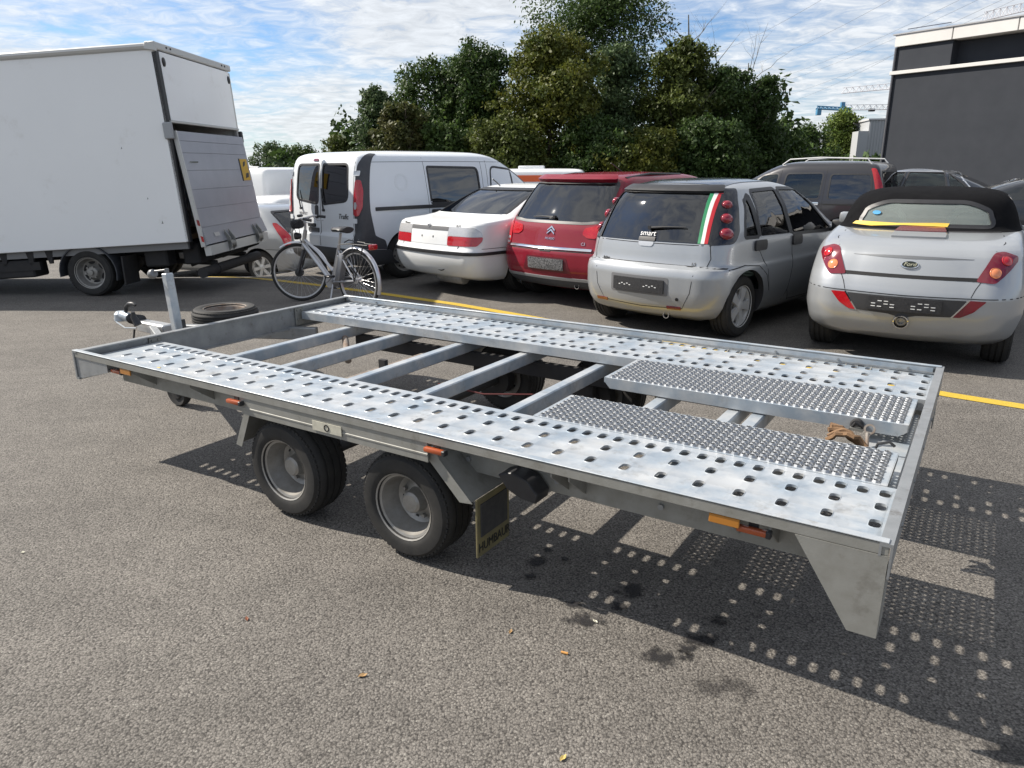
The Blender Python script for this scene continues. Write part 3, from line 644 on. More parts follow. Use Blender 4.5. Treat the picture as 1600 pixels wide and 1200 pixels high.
def boolean(o, cutters):
    """cut with all pieces at once; where the solver gives up, cut them one by one"""
    def go(cut, own):
        md = o.modifiers.new('cut', 'BOOLEAN'); md.object = cut; md.operation = 'DIFFERENCE'; md.solver = 'EXACT'; md.use_self = own
        try: md.material_mode = 'INDEX'
        except Exception: pass
        dg = bpy.context.evaluated_depsgraph_get(); me = bpy.data.meshes.new_from_object(o.evaluated_get(dg)); o.modifiers.clear()
        if len(me.polygons) < 0.35 * len(o.data.polygons): bpy.data.meshes.remove(me); return False
        old = o.data; o.data = me; bpy.data.meshes.remove(old); return True
    whole, single = cutters
    c = whole(); ok = go(c, False) or go(c, True); drop(c)
    if not ok:
        for mk in single:
            c = mk(); go(c, False) or go(c, True); drop(c)
def drop(c):
    m = c.data; bpy.data.objects.remove(c); bpy.data.meshes.remove(m)
class Car:
    def __init__(s, name, label, cat, x, y, heading, keys, body_mat, zs=1.0, rr=.16, rf=.28, br=.06, bf=.14, tr=.06, tf=.10, flares=(), group=None, dz=0.0):
        s.root = thing(name, label, cat, (x, y, ground_z(x, y) + dz), rad(-heading), group)
        k = np.array(keys, float); s.z = k[:, 0] * zs; s.H = s.z[-1]; s.z0 = s.z[0]
        s.fyr, s.fyf, s.fw = (pchip(s.z, k[:, i]) for i in (1, 2, 3)); s.rr, s.rf, s.br, s.bf, s.tr, s.tf = rr, rf, br, bf, tr, tf
        s.flares = flares; s.paint = body_mat; s.cache = {}; s.zs = zs; s.cut_list = []; s.panes = []; s.seal = .030
    def half(s, z, inset=0.0):
        key = (round(z, 4), inset)
        if key in s.cache: return s.cache[key]
        yr, yf, w = s.fyr(z) + inset, s.fyf(z) - inset, max(.05, s.fw(z) - inset)
        Ln = yf - yr; rr = min(s.rr, w * .8, Ln * .3); rf = min(s.rf, w * .8, Ln * .35); br = min(s.br, Ln * .1); bf = min(s.bf, Ln * .15)
        P = []
        for i in range(6):
            x = (w - rr) * i / 6; P.append((x, yr + br * (x / w) ** 2))
        yc = yr + br * ((w - rr) / w) ** 2 + rr
        for i in range(9):
            a = -math.pi / 2 + (math.pi / 2) * i / 8; P.append((w - rr + rr * abs(math.cos(a)) ** .85, yc - rr * abs(math.sin(a)) ** .85))
        yd = yf - bf * ((w - rf) / w) ** 2 - rf
        for i in range(1, 20): P.append((w, yc + (yd - yc) * i / 20))
        for i in range(9):
            a = (math.pi / 2) * i / 8; P.append((w - rf + rf * math.cos(a), yd + rf * math.sin(a)))
        for i in range(1, 7):
            x = (w - rf) * (1 - i / 6); P.append((x, yf - bf * (x / w) ** 2))
        A = np.array(P); ya, yb = yr + Ln * .42, yr + Ln * .62
        t = 1 - s.tr * np.clip((ya - A[:, 1]) / (ya - yr), 0, 1) ** 2.2 - s.tf * np.clip((A[:, 1] - yb) / (yf - yb), 0, 1) ** 2.2
        A[:, 0] *= t
        for (yw, zw, ra, am) in s.flares:
            d = np.hypot(A[:, 1] - yw, z - zw); A[:, 0] += am * np.clip(1 - np.clip(d - ra, 0, None) / .13, 0, 1) ** 1.5 * np.clip((A[:, 0] - .4 * w) / (.5 * w), 0, 1)
        cum = np.concatenate([[0], np.cumsum(np.hypot(np.diff(A[:, 0]), np.diff(A[:, 1])))])
        s.cache[key] = (A, cum, int(np.argmax(A[:15, 0])) + 1); return s.cache[key]
    def S(s, mode, a, b):
        if mode == 'rear':
            A, c, k = s.half(b); x = abs(a); k = max(k, 10); xs = np.maximum.accumulate(A[:k + 1, 0]); return Vector((a, float(np.interp(x, xs, A[:k + 1, 1])), b))
        if mode == 'front':
            A, c, k = s.half(b); x = abs(a); q = A[::-1][:16]; return Vector((a, float(np.interp(x, np.maximum.accumulate(q[:, 0]), q[:, 1])), b))
        if mode == 'wrap':
            A, c, k = s.half(b); sg = -1 if a < 0 else 1; return Vector((sg * float(np.interp(abs(a), c, A[:, 0])), float(np.interp(abs(a), c, A[:, 1])), b))
        if mode in ('side', 'lside'):
            A, c, k = s.half(b); x = float(np.interp(a, np.maximum.accumulate(A[:, 1]), A[:, 0])); return Vector((x if mode == 'side' else -x, a, b))
        lo, hi = s.z0 + .4 * (s.H - s.z0), s.H      # top : a=x, b=y
        for _ in range(26):
            m = (lo + hi) / 2; A, c, k = s.half(m)
            inside = A[0, 1] <= b <= A[-1, 1] and float(np.interp(b, np.maximum.accumulate(A[:, 1]), A[:, 0])) >= abs(a)
            if inside: lo = m
            else: hi = m
        return Vector((a, b, lo))
    def nrm(s, mode, a, b):
        e = .012; p = s.S(mode, a, b); u = s.S(mode, a - e if a > 0 and mode == 'rear' else a + e, b) - p; v = s.S(mode, a, b + e) - p; n = u.cross(v)
        if n.length < 1e-9: n = Vector((0, 0, 1))
        n.normalize(); c = Vector((0, (s.fyr(.6) + s.fyf(.6)) / 2, .6))
        if mode == 'top': ok = n.z > 0
        elif mode in ('rear',): ok = n.y < 0
        elif mode == 'front': ok = n.y > 0
        else: ok = n.dot(p - c) > 0
        return n if ok else -n
    def flat(s, poly, step):
        bm = bmesh.new(); vs = [bm.verts.new((a, b, 0)) for a, b in poly]
        for t in tessellate_polygon([[Vector((a, b, 0)) for a, b in poly]]):
            try: bm.faces.new([vs[i] for i in t])
            except ValueError: pass
        for ax in (0, 1):
            lo = min(p[ax] for p in poly); hi = max(p[ax] for p in poly); n = int((hi - lo) / step)
            for i in range(1, n + 1):
                co = Vector((0, 0, 0)); no = Vector((0, 0, 0)); co[ax] = lo + (hi - lo) * i / (n + 1); no[ax] = 1
                bmesh.ops.bisect_plane(bm, geom=bm.verts[:] + bm.edges[:] + bm.faces[:], dist=1e-6, plane_co=co, plane_no=no)
        return bm
    def sheet(s, mode, poly, out, inn, step=.08, mirror=False):
        bm = s.flat(poly, step); bm.verts.ensure_lookup_table(); bm.verts.index_update()
        base = [(v.co.x, v.co.y) for v in bm.verts]; faces = [[v.index for v in f.verts] for f in bm.faces]
        bnd = [(e.verts[0].index, e.verts[1].index) for e in bm.edges if len(e.link_faces) == 1]; bm.free()
        P = [s.S(mode, a, b) for a, b in base]; Nn = [s.nrm(mode, a, b) for a, b in base]; n = len(P)
        vs = [p + q * out for p, q in zip(P, Nn)] + [p + q * inn for p, q in zip(P, Nn)]
        fs = faces + [[i + n for i in f[::-1]] for f in faces] + [(a, b, b + n, a + n) for a, b in bnd]
        if mirror: vs = [Vector((-v.x, v.y, v.z)) for v in vs]
        return vs, fs
    def patch(s, name, mode, poly, m, out=.004, inn=-.012, parent=None, both=False, step=.08, label=None):
        obs = []
        for mir in ((False, True) if both else (False,)):
            vs, fs = s.sheet(mode, poly, out, inn, step, mir); mb = MB(); mb.add(vs, fs); o = mb.build(name, m, parent or s.root, 30); obs.append(o)
            if label: o['label'] = label
        return obs[0] if len(obs) == 1 else obs
    def line(s, mode, pts, w=.007, both=False, name='panel_gap', m=None, out=.0012):
        pts = [Vector(p) for p in pts]; L_, R_ = [], []
        for i, p in enumerate(pts):
            t = (pts[min(i + 1, len(pts) - 1)] - pts[max(i - 1, 0)]).normalized(); n = Vector((-t.y, t.x)) * w / 2; L_.append(tuple(p + n)); R_.append(tuple(p - n))
        return s.patch(name, mode, L_ + R_[::-1], m or gap, out, -.004, both=both, step=.07)
    def window(s, name, mode, poly, gm, both=False, inn=-.13):
        s.pend = getattr(s, 'pend', []); s.pend.append((mode, poly, inn, both))
        s.panes.append((name, mode, poly, gm, both))
    def loft(s, z0, z1, inset=0.0, n=36):
        zz = sorted(set([z0, z1] + [float(z) for z in s.z if z0 < z < z1 and z < s.H] + list(np.linspace(z0, z1, n))))
        if z1 > s.H - .12: zz = [z for z in zz if z < s.H - .1] + list(s.H - .1 + .1 * np.sin(np.linspace(0, math.pi / 2, 12)) * (1 if z1 >= s.H - 1e-4 else (z1 - s.H + .1) / .1))
        vs = []; fs = []
        for z in zz:
            A = s.half(z, inset)[0]; r = [(a, b, z) for a, b in A] + [(-a, b, z) for a, b in A[-2:0:-1]]; vs += r
        n = len(r)
        for i in range(len(zz) - 1):
            for k in range(n): fs.append((i * n + k, i * n + (k + 1) % n, (i + 1) * n + (k + 1) % n, (i + 1) * n + k))
        b = len(vs); ym = float(np.mean([v[1] for v in vs[:n]])); yt = float(np.mean([v[1] for v in vs[-n:]])); vs += [(0, ym, zz[0]), (0, yt, zz[-1])]
        for k in range(n): fs.append((b, (k + 1) % n, k)); fs.append((b + 1, (len(zz) - 1) * n + k, (len(zz) - 1) * n + (k + 1) % n))
        return vs, fs
    def cutter(s, parts):
        mb = MB()
        for vs, fs in parts: mb.add(vs, fs)
        bmesh.ops.recalc_face_normals(mb.bm, faces=mb.bm.faces)
        me = bpy.data.meshes.new('cutter'); mb.bm.to_mesh(me); mb.bm.free()
        for q in (s.paint, getattr(s, 'lining', inner)): me.materials.append(q)
        for p in me.polygons: p.material_index = 1
        o = bpy.data.objects.new('cutter', me); COL.objects.link(o); o.parent = s.root; return o
    def body(s, axles, R, Ww, rim, style, rmat=None, floor=.42, split=None, upper=None, roof_t=.05, wall=.055, hollow=True, tyre_in=.02, detail=36):
        """axles: y of rear and front axle. split: (z, name, material) builds everything above z as another part"""
        if hollow:
            for (mode, poly, inn, both) in getattr(s, 'pend', []):
                for mir in ((False, True) if both else (False,)): s.cut_list.append(s.sheet(mode, poly, .06, inn, .12, mir))
        pieces = [('body', s.z0, split[0] if split else s.H, s.paint)]
        if split: pieces.append((split[1], split[0] - .002, s.H, split[2]))
        for nm, za, zb, m in pieces:
            vs, fs = s.loft(za, zb, n=detail if za == s.z0 else 24); mb = MB(); mb.add(vs, fs); o = mb.build(nm, [m, getattr(s, 'lining', inner)], s.root, 0)
            cut = lambda parts: ((lambda: s.cutter(parts)), [(lambda q=q: s.cutter([q])) for q in parts])
            if hollow: boolean(o, cut([s.loft(floor, s.H - roof_t, wall, 12)]))
            if s.cut_list and hollow: boolean(o, cut(s.cut_list))
            if nm == 'body':
                wells = []
                for y in axles:
                    w = s.S('side', y, R).x
                    for sg in (1, -1):
                        mb = MB(); mb.cyl((sg * (w - Ww - .07), y, R + .012), (sg * (w + .2), y, R + .012), R + .04, seg=40); mb.bm.verts.index_update(); wells.append(([v.co.copy() for v in mb.bm.verts], [[v.index for v in f.verts] for f in mb.bm.faces])); mb.bm.free()
                boolean(o, cut(wells))
            o.data.shade_smooth(); o.data.set_sharp_from_angle(angle=rad(32)); s.bodyo = o
        for (nm, mode, poly, gm, both) in s.panes:
            if hollow:
                s.patch(nm, mode, poly, gm, -.006, -.0095, both=both, step=.10)
                if mode in ('side', 'rear') and s.seal:
                    pp = list(poly) + [poly[0], poly[1]]; cx = sum(q[0] for q in poly) / len(poly); cz = sum(q[1] for q in poly) / len(poly)
                    s.line(mode, [(q[0] + (.011 if q[0] > cx else -.011), q[1] + (.011 if q[1] > cz else -.011)) for q in pp], s.seal, both=both, name='window_seal', m=blackp, out=.003)
            else: s.patch(nm, mode, poly, mat('smoked_glass', (.012, .015, .017), .06, 0, .5), .003, -.01, both=both, step=.12)
        for y in axles:
            w = s.S('side', y, R).x
            for sg in (1, -1): wheel(s.root, (sg * (w - Ww / 2 - tyre_in), y, R), (sg, 0, 0), R, Ww, rim, style, rmat, spin=y + sg)
        mb = MB()
        for y in axles: mb.cyl((-.6, y, R), (.6, y, R), .05, seg=10)
        mb.box((0, (axles[0] + axles[1]) / 2, s.z0 - .01), (.9, axles[1] - axles[0], .04)); mb.build('underbody', underm, s.root)
    def seats(s, spots, z=.42, hgt=.62, m=None):
        for (x, y) in spots:
            mb = MB(); mb.box((x, y + .25, z), (.46, .5, .16), bev=.04, seg=2); mb.box((x, y, z + .05 + hgt / 2), (.44, .13, hgt), Matrix.Rotation(rad(10), 3, 'X'), .045, 2); mb.box((x, y - .09, z + hgt + .15), (.24, .09, .17), Matrix.Rotation(rad(8), 3, 'X'), .035, 2)
            mb.build('seat', m or seatm, s.root)
    def plate_on(s, z, x=0, w=.52, hgt=.115, m=None, marks=True, out=.012):
        o = s.patch('number_plate', 'rear', roundpoly([(x - w / 2, z - hgt / 2), (x + w / 2, z - hgt / 2), (x + w / 2, z + hgt / 2), (x - w / 2, z + hgt / 2)], .008, 2), m or plate, out, -.01)
        return o
    def frame_at(s, mode, a, b, off):
        p = s.S(mode, a, b); n = s.nrm(mode, a, b); u = s.S(mode, a + .01, b) - s.S(mode, a - .01, b); u.normalize(); v = n.cross(u); u = v.cross(n)
        M = Matrix((u, v, n)).transposed().to_4x4(); M.translation = p + n * off; return M
    def words_on(s, name, body, mode, a, b, size, m, off=.004, shear=0.0, sx=1.0, ext=.0012):
        return text(name, body, size, m, s.frame_at(mode, a, b, off), s.root, ext, shear, sx=sx)
    def mirrors(s, y, z, m=None, big=1.0):
        for sg in (1, -1):
            p = s.S('side', y, z); mb = MB(); mb.box((sg * (p.x + .10), y, z + .04), (.15 * big, .09, .13 * big), bev=.03, seg=2); mb.box((sg * (p.x + .02), y + .01, z), (.10, .05, .04), bev=.01); mb.build('door_mirror', m or s.paint, s.root)
    def wiper(s, p0, p1, off=.02):
        a = s.S('rear', *p0) + s.nrm('rear', *p0) * off; b = s.S('rear', *p1) + s.nrm('rear', *p1) * (off * .7); mb = MB(); mb.tube([a, a.lerp(b, .5) + Vector((0, -.006, .006)), b], [.012, .008, .005], 8)
        mb.cyl(a + Vector((0, .02, 0)), a + Vector((0, -.012, 0)), .018, seg=12); mb.build('rear_wiper', blackp, s.root)
    def exhaust(s, x, z, r=.03, y=None, m=None):
        y = s.S('rear', x, max(z, s.z0 + .01)).y if y is None else y
        mb = MB(); mb.lathe([(r, 0), (r * .82, 0), (r * .82, .12), (r * .8, .12)], Matrix.Translation((x, y - .02, z)) @ Matrix.Rotation(rad(-90), 4, 'X'), 20, cap=False); mb.lathe([(r, 0), (r, .2)], Matrix.Translation((x, y - .02, z)) @ Matrix.Rotation(rad(-90), 4, 'X'), 20, cap=False); mb.build('exhaust_pipe', m or chrome, s.root)
def rect(a0, b0, a1, b1, r=.02): return roundpoly([(a0, b0), (a1, b0), (a1, b1), (a0, b1)], r, 3)
silver = paint('silver_paint', (.37, .385, .40), .4, .34); silver_b = paint('blue_silver_paint', (.25, .285, .335), .7, .32); red_p = paint('red_paint', (.19, .004, .017), .0, .4)
white_p = paint('white_paint', (.78, .79, .79), 0, .35, (.73, .74, .74)); greyd_p = paint('graphite_paint', (.034, .033, .037), .4, .3); black_p = paint('black_blue_paint', (.018, .021, .028), .4, .25)
vanw = paint('van_white', (.74, .77, .80), 0, .4, (.70, .73, .76)); cream = mat('cream_trim', (.62, .62, .50), .7)
# ---- silver compact hatchback with round stacked lamps
def silver_compact():
    k = [(.17, -.36, 3.0, .70), (.22, -.48, 3.10, .77), (.32, -.545, 3.18, .815), (.45, -.57, 3.2, .835), (.58, -.57, 3.2, .84), (.66, -.545, 3.18, .838), (.69, -.49, 3.14, .828), (.80, -.47, 2.98, .818), (.88, -.455, 2.7, .812), (.96, -.42, 2.30, .79), (1.06, -.375, 2.1, .755), (1.18, -.31, 1.88, .715), (1.28, -.25, 1.66, .655), (1.35, -.18, 1.46, .605), (1.39, -.08, 1.28, .54), (1.42, .12, 1.08, .45), (1.435, .35, .9, .3), (1.44, .5, .75, .18)]
    c = Car('silver_hatchback', 'silver hatchback with round stacked tail lamps and an Italian stripe on its rear window', 'car', 1.60, 7.33, 44, k, silver, rr=.30, br=.11, tr=.09, flares=((0, .30, .34, .018), (2.48, .30, .34, .012)))
    c.window('rear_window', 'rear', roundpoly([(-.60, .885), (.60, .885), (.545, 1.325), (-.545, 1.325)], [.03, .03, .05, .05], 3), G_DARK)
    c.window('side_window', 'side', roundpoly([(-.02, .94), (.20, .935), (.20, 1.30), (.12, 1.25)], .025, 3), G_MID, True)
    c.window('side_window', 'side', roundpoly([(.25, .93), (.84, .92), (.78, 1.335), (.30, 1.325)], .03, 3), G_MID, True)
    c.window('side_window', 'side', roundpoly([(.91, .92), (1.93, .90), (1.30, 1.325), (.86, 1.335)], .04, 3), G_MID, True)
    c.window('windscreen', 'front', roundpoly([(-.60, .99), (.60, .99), (.50, 1.33), (-.50, 1.33)], .05, 3), G_CLR)
    for sd in ('side', 'lside'): c.line(sd, [(.875, .92), (.85, 1.1), (.82, 1.335)], .06, name='pillar_trim', m=blackp, out=.0022); c.line(sd, [(.23, .93), (.23, 1.1), (.225, 1.30)], .03, name='pillar_trim', m=blackp, out=.0022)
    c.body((0, 2.5), .295, .19, .185, 'five', alloy)
    c.seats([(-.34, 1.35), (.34, 1.35), (-.34, .35), (.34, .35)], .38, .56)
    c.patch('roof_panel', 'top', roundpoly([(-.50, -.02), (.50, -.02), (.48, 1.15), (-.48, 1.15)], .06, 3), paint('roof_graphite', (.03, .035, .04), .3, .2), .004, -.01, step=.1)
    c.patch('roof_spoiler', 'rear', roundpoly([(-.55, 1.325), (.55, 1.325), (.51, 1.375), (-.51, 1.375)], .02, 2), blackp, .022, -.01)
    for sg in (1, -1):
        pp = c.patch('lamp_panel', 'wrap', [(sg * a, b) for a, b in roundpoly([(.622, .875), (.86, .885), (.90, .98), (.83, 1.14), (.72, 1.36), (.562, 1.36)], [.01, .06, .08, .1, .06, .01], 4)], mat('gloss_black', (.012, .012, .014), .15, 0, .6), .005, -.012, step=.05)
        for z, sx, r in ((.975, .742, .053), (1.105, .700, .046), (1.222, .662, .040)):
            M = c.frame_at('wrap', sg * sx, z, .003); mb = MB(); mb.lathe([(r, 0), (r * .97, .012), (r * .8, .024), (r * .45, .032), (0, .035)], M @ Matrix.Diagonal((1.2, .95, 1, 1)), 24); o = mb.build('tail_lamp', mat('ruby_lens', (.26, .008, .022), .12, 0, .8), c.root)
            mb = MB(); mb.lathe([(r * 1.1, -.002), (r * 1.1, .006), (r * .98, .010)], M @ Matrix.Diagonal((1.2, .95, 1, 1)), 24, cap=False); mb.build('lamp_bezel', redd, o)
    for a, col in ((0, (.02, .22, .09)), (1, (.75, .75, .72)), (2, (.50, .02, .03))):
        o0, o1 = .505 + a * .030, .505 + (a + 1) * .030
        c.patch('tricolour_stripe', 'rear', [(o0, .89), (o1, .89), (o1 - .048, 1.32), (o0 - .048, 1.32)], mat('stripe%d' % a, col, .4), .004 + .0004 * a, -.004)
    c.patch('handle_recess', 'rear', roundpoly([(-.10, .882), (.08, .882), (.06, .84), (-.08, .84)], .03, 4), mat('bright_handle', (.6, .6, .6), .3, .6), .006, -.01)
    c.patch('badge_plate', 'rear', rect(-.10, .886, .08, .925, .008), blackp, .006, -.01)
    c.words_on('badge_lettering', 'smart', 'rear', -.01, .955, .075, white, .006)
    c.words_on('small_lettering', 'forfour', 'rear', -.47, .70, .03, gap, .006); c.words_on('small_lettering', '1.5', 'rear', .50, .705, .04, gap, .006)
    c.wiper((.0, 1.0), (.36, 1.02)); c.exhaust(.26, .215, .032)
    c.line('rear', [(-.62, .875), (-.3, .872), (0, .871), (.3, .872), (.62, .875)]); c.line('wrap', [(-.84, .675), (-.6, .685), (0, .69), (.6, .685), (.84, .675)], .010); c.line('rear', [(-.62, .875), (-.64, .76), (-.62, .69)]); c.line('rear', [(.62, .875), (.64, .76), (.62, .69)])
    c.line('rear', [(-.55, .68), (-.52, .45), (-.44, .30), (0, .285), (.44, .30), (.52, .45), (.55, .68)], .006)
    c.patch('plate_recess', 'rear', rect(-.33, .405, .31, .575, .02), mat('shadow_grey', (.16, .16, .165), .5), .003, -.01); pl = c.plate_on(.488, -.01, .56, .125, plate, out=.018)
    for x in (-.15, .13):
        for j in range(5): c.patch('plate_mark', 'rear', [(x - .07 + j * .03, .475 + .012 * (j % 2)), (x - .052 + j * .03, .475 + .012 * (j % 2)), (x - .052 + j * .03, .482 + .012 * (j % 2)), (x - .07 + j * .03, .482 + .012 * (j % 2))], white, .0195, .0, parent=pl)
    for x in (-.47, .36): c.patch('bumper_reflector', 'rear', rect(x - .07, .285, x + .07, .315, .008), redd, .005, -.01)
    c.patch('tow_eye_cover', 'rear', ellipse(.40, .385, .016, .016, 12), gap, .004, -.01)
    for sg in ('side', 'lside'):
        c.line(sg, [(.88, .92), (.90, .6), (.86, .36), (.80, .26)], .006); c.line(sg, [(.86, .36), (.95, .25), (1.9, .24)], .006); c.line(sg, [(1.96, .88), (2.0, .6), (1.95, .26)], .006)
        c.line(sg, [(.20, .92), (.22, .80), (.38, .60), (.44, .40)], .006); c.line(sg, [(-.30, .66), (-.05, .685), (.20, .66), (.36, .56), (.44, .40)], .008)
        for y in (.22, .98): c.patch('door_handle', sg, rect(y - .10, .80, y + .11, .895, .035), blackp, .022, -.01)
    c.mirrors(1.85, .90, blackp)
silver_compact()
# ---- silver two-seat convertible
def convertible():
    k = [(.19, -.50, 2.85, .70), (.25, -.62, 2.95, .765), (.34, -.685, 3.0, .80), (.46, -.71, 3.05, .82), (.55, -.71, 3.05, .825), (.62, -.69, 3.02, .823), (.70, -.655, 2.95, .815), (.78, -.62, 2.7, .80), (.84, -.585, 2.4, .785), (.885, -.53, 2.2, .765), (.915, -.44, 2.05, .75), (.945, -.30, 1.98, .74), (.97, -.13, 1.93, .725), (.985, -.02, 1.90, .71), (1.0, .03, 1.85, .70), (1.08, .075, 1.72, .67), (1.16, .12, 1.56, .63), (1.22, .18, 1.42, .585), (1.26, .28, 1.28, .52), (1.285, .45, 1.13, .42), (1.295, .6, 1.0, .3), (1.30, .7, .9, .18)]
    c = Car('convertible_car', 'silver two-seat convertible with a black fabric roof and yellow tape on its rear window', 'car', 3.44, 6.24, 33, k, silver, zs=1.055, rr=.34, br=.15, tr=.10, flares=((0, .30, .34, .02), (2.45, .3, .34, .015)))
    Z = 1.055; c.lining = mat('pale_lining', (.40, .40, .35), .8)
    c.window('rear_window', 'rear', roundpoly([(-.50, 1.025 * Z), (.50, 1.025 * Z), (.46, 1.12 * Z), (.30, 1.185 * Z), (-.30, 1.185 * Z), (-.46, 1.12 * Z)], .07, 4), G_SHEEN, inn=-.14)
    c.window('side_window', 'side', roundpoly([(.50, 1.02), (1.66, 1.00), (1.28, 1.27), (.62, 1.28)], .05, 3), G_MID, True)
    c.window('windscreen', 'front', roundpoly([(-.58, 1.04), (.58, 1.04), (.46, 1.29), (-.46, 1.29)], .05, 3), glass_mat('clear_plastic', (.86, .90, .86)))
    soft = mat('black_roof_fabric', (.007, .007, .008), .95, 0, col2=(.011, .011, .012), nscale=12, bump=.12, bscale=350, spec=.06)
    c.body((0, 2.45), .305, .195, .19, 'six', alloy, split=(.982 * Z, 'soft_top', soft), floor=.5, roof_t=.045, wall=.05)
    c.seats([(-.33, .75), (.33, .75)], .42, .5, mat('leather_seat', (.3, .29, .25), .7))
    mb = MB()
    for x in (-.33, .33): mb.tube([(x - .15, .30, .95), (x - .15, .28, 1.12), (x - .10, .275, 1.19), (x, .27, 1.215), (x + .10, .275, 1.19), (x + .15, .28, 1.12), (x + .15, .30, .95)], .028, 10)
    mb.build('roll_hoop', cream, c.root)
    c.patch('yellow_tape', 'rear', [(-.56, 1.062), (-.535, 1.085), (-.50, 1.090), (-.2, 1.083), (.1, 1.094), (.19, 1.092), (.18, 1.062), (.08, 1.066), (-.15, 1.068), (-.40, 1.052)], mat('yellow_tape', (.75, .50, .07), .6), .006, -.004)
    c.patch('blue_sticker', 'rear', ellipse(-.375, 1.165, .035, .017, 9), mat('blue_sticker', (.05, .30, .55), .5), .003, -.004)
    c.line('rear', [(-.56, 1.035), (0, 1.032), (.56, 1.035)], .004, name='roof_seam', m=mat('seam_thread', (.03, .03, .032), .9), out=.003)
    mb = MB(); 
    c.patch('third_brake_lamp', 'rear', roundpoly([(-.19, .985 * Z - .018), (.19, .985 * Z - .018), (.16, .985 * Z + .012), (-.16, .985 * Z + .012)], .01, 3), redd, .020, -.02)
    c.patch('brake_lamp_base', 'rear', roundpoly([(-.20, .985 * Z - .045), (.20, .985 * Z - .045), (.19, .985 * Z - .019), (-.19, .985 * Z - .019)], .01, 3), mat('lamp_base_grey', (.34, .35, .36), .4, .5), .016, -.02)
    rl = [(.555, .700), (.815, .735), (.80, .80), (.70, .905), (.58, .915), (.545, .84)]
    for sg in (1, -1):
        o = c.patch('tail_lamp', 'wrap', [(sg * a, b) for a, b in roundpoly([(.455, .715), (.585, .705), (.745, .865), (.745, .895), (.61, .93), (.545, .92)], .022, 3)], redd, .006, -.012, step=.04)
        for z, sx, m in ((.868, .642, redl), (.782, .572, amber)):
            M = c.frame_at('wrap', sg * sx, z, .006); mb = MB(); mb.lathe([(.042, 0), (.040, .005), (.036, .003), (.031, .005), (.022, .009), (0, .011)], M, 22); mb.build('lamp_lens', m, o)
    c.patch('boot_slot', 'rear', roundpoly([(-.50, .715), (.50, .715), (.50, .742), (-.50, .742)], .006, 2), gap, .002, -.012)
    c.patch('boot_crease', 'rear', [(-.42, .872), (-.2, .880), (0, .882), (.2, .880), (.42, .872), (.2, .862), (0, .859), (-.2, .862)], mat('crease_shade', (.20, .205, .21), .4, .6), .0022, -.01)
    mb = MB(); mb.lathe([(.065, 0), (.062, .008), (.055, .010), (0, .011)], c.frame_at('rear', 0, .815, .002) @ Matrix.Diagonal((1, .52, 1, 1)), 26); em = mb.build('oval_badge', chrome, c.root)
    mb = MB(); mb.lathe([(.055, .010), (.052, .0125), (0, .0125)], c.frame_at('rear', 0, .815, .002) @ Matrix.Diagonal((1, .50, 1, 1)), 26); mb.build('badge_field', mat('badge_dark', (.012, .016, .012), .3), em)
    text('badge_script', 'Ford', .042, mat('badge_gold', (.6, .58, .42), .3, .6), c.frame_at('rear', 0, .815, .0155), em, .001, .25, sx=1.1)
    c.line('wrap', [(-1.15, .60), (-.85, .60), (-.5, .592), (0, .588), (.5, .592), (.85, .60), (1.15, .60)], .007)
    c.line('rear', [(-.50, .74), (-.46, .66), (-.44, .60)], .006); c.line('rear', [(.50, .74), (.46, .66), (.44, .60)], .006); c.line('rear', [(-.55, .93), (-.60, .98), (-.58, 1.02)], .006); c.line('rear', [(.55, .93), (.60, .98), (.58, 1.02)], .006)
    c.patch('plate_recess', 'rear', roundpoly([(-.42, .575), (.42, .575), (.33, .445), (.10, .437), (0, .41), (-.10, .437), (-.33, .445)], .012, 3), mat('recess_grey', (.035, .035, .037), .5), .003, -.012)
    pl = c.plate_on(.515, 0, .52, .105, plate, out=.016)
    for x in (-.14, .14):
        for j in range(4):
            for r_ in range(3):
                if (j + r_) % 3 == 2: continue
                a = x - .085 + j * .045; b = .487 + r_ * .022; c.patch('plate_mark', 'rear', [(a, b), (a + .03, b), (a + .03, b + .006), (a, b + .006)], white, .0175, 0, parent=pl)
    for sg in (1, -1):
        c.patch('bumper_lamp', 'rear', [(sg * a, b) for a, b in roundpoly([(.43, .578), (.545, .578), (.47, .49), (.39, .445), (.335, .445)], .012, 2)], redl if sg < 0 else redd, .005, -.012)
        c.line('rear', [(sg * .435, .582), (sg * .332, .44)], .010, name='chrome_edge', m=chrome, out=.006)
    mb = MB(); M = c.frame_at('rear', 0, .385, -.01); mb.lathe([(.058, 0), (.056, .035), (.048, .038), (.044, .02), (.040, .004)], M, 26, cap=False); ex = mb.build('exhaust_ring', chrome, c.root); mb = MB(); mb.lathe([(.036, 0), (.034, .025), (.022, .028), (.02, .01), (0, .008)], M, 22); mb.build('exhaust_core', steelrim, ex)
    for sd in ('side', 'lside'): c.line(sd, [(.45, .98), (.42, .6), (.52, .36), (.65, .25)], .006); c.patch('door_handle', sd, rect(.52, .80, .72, .86, .02), silver, .018, -.01); c.line(sd, [(1.70, .96), (1.75, .6), (1.7, .26)], .006)
    c.mirrors(1.55, .98)
convertible()
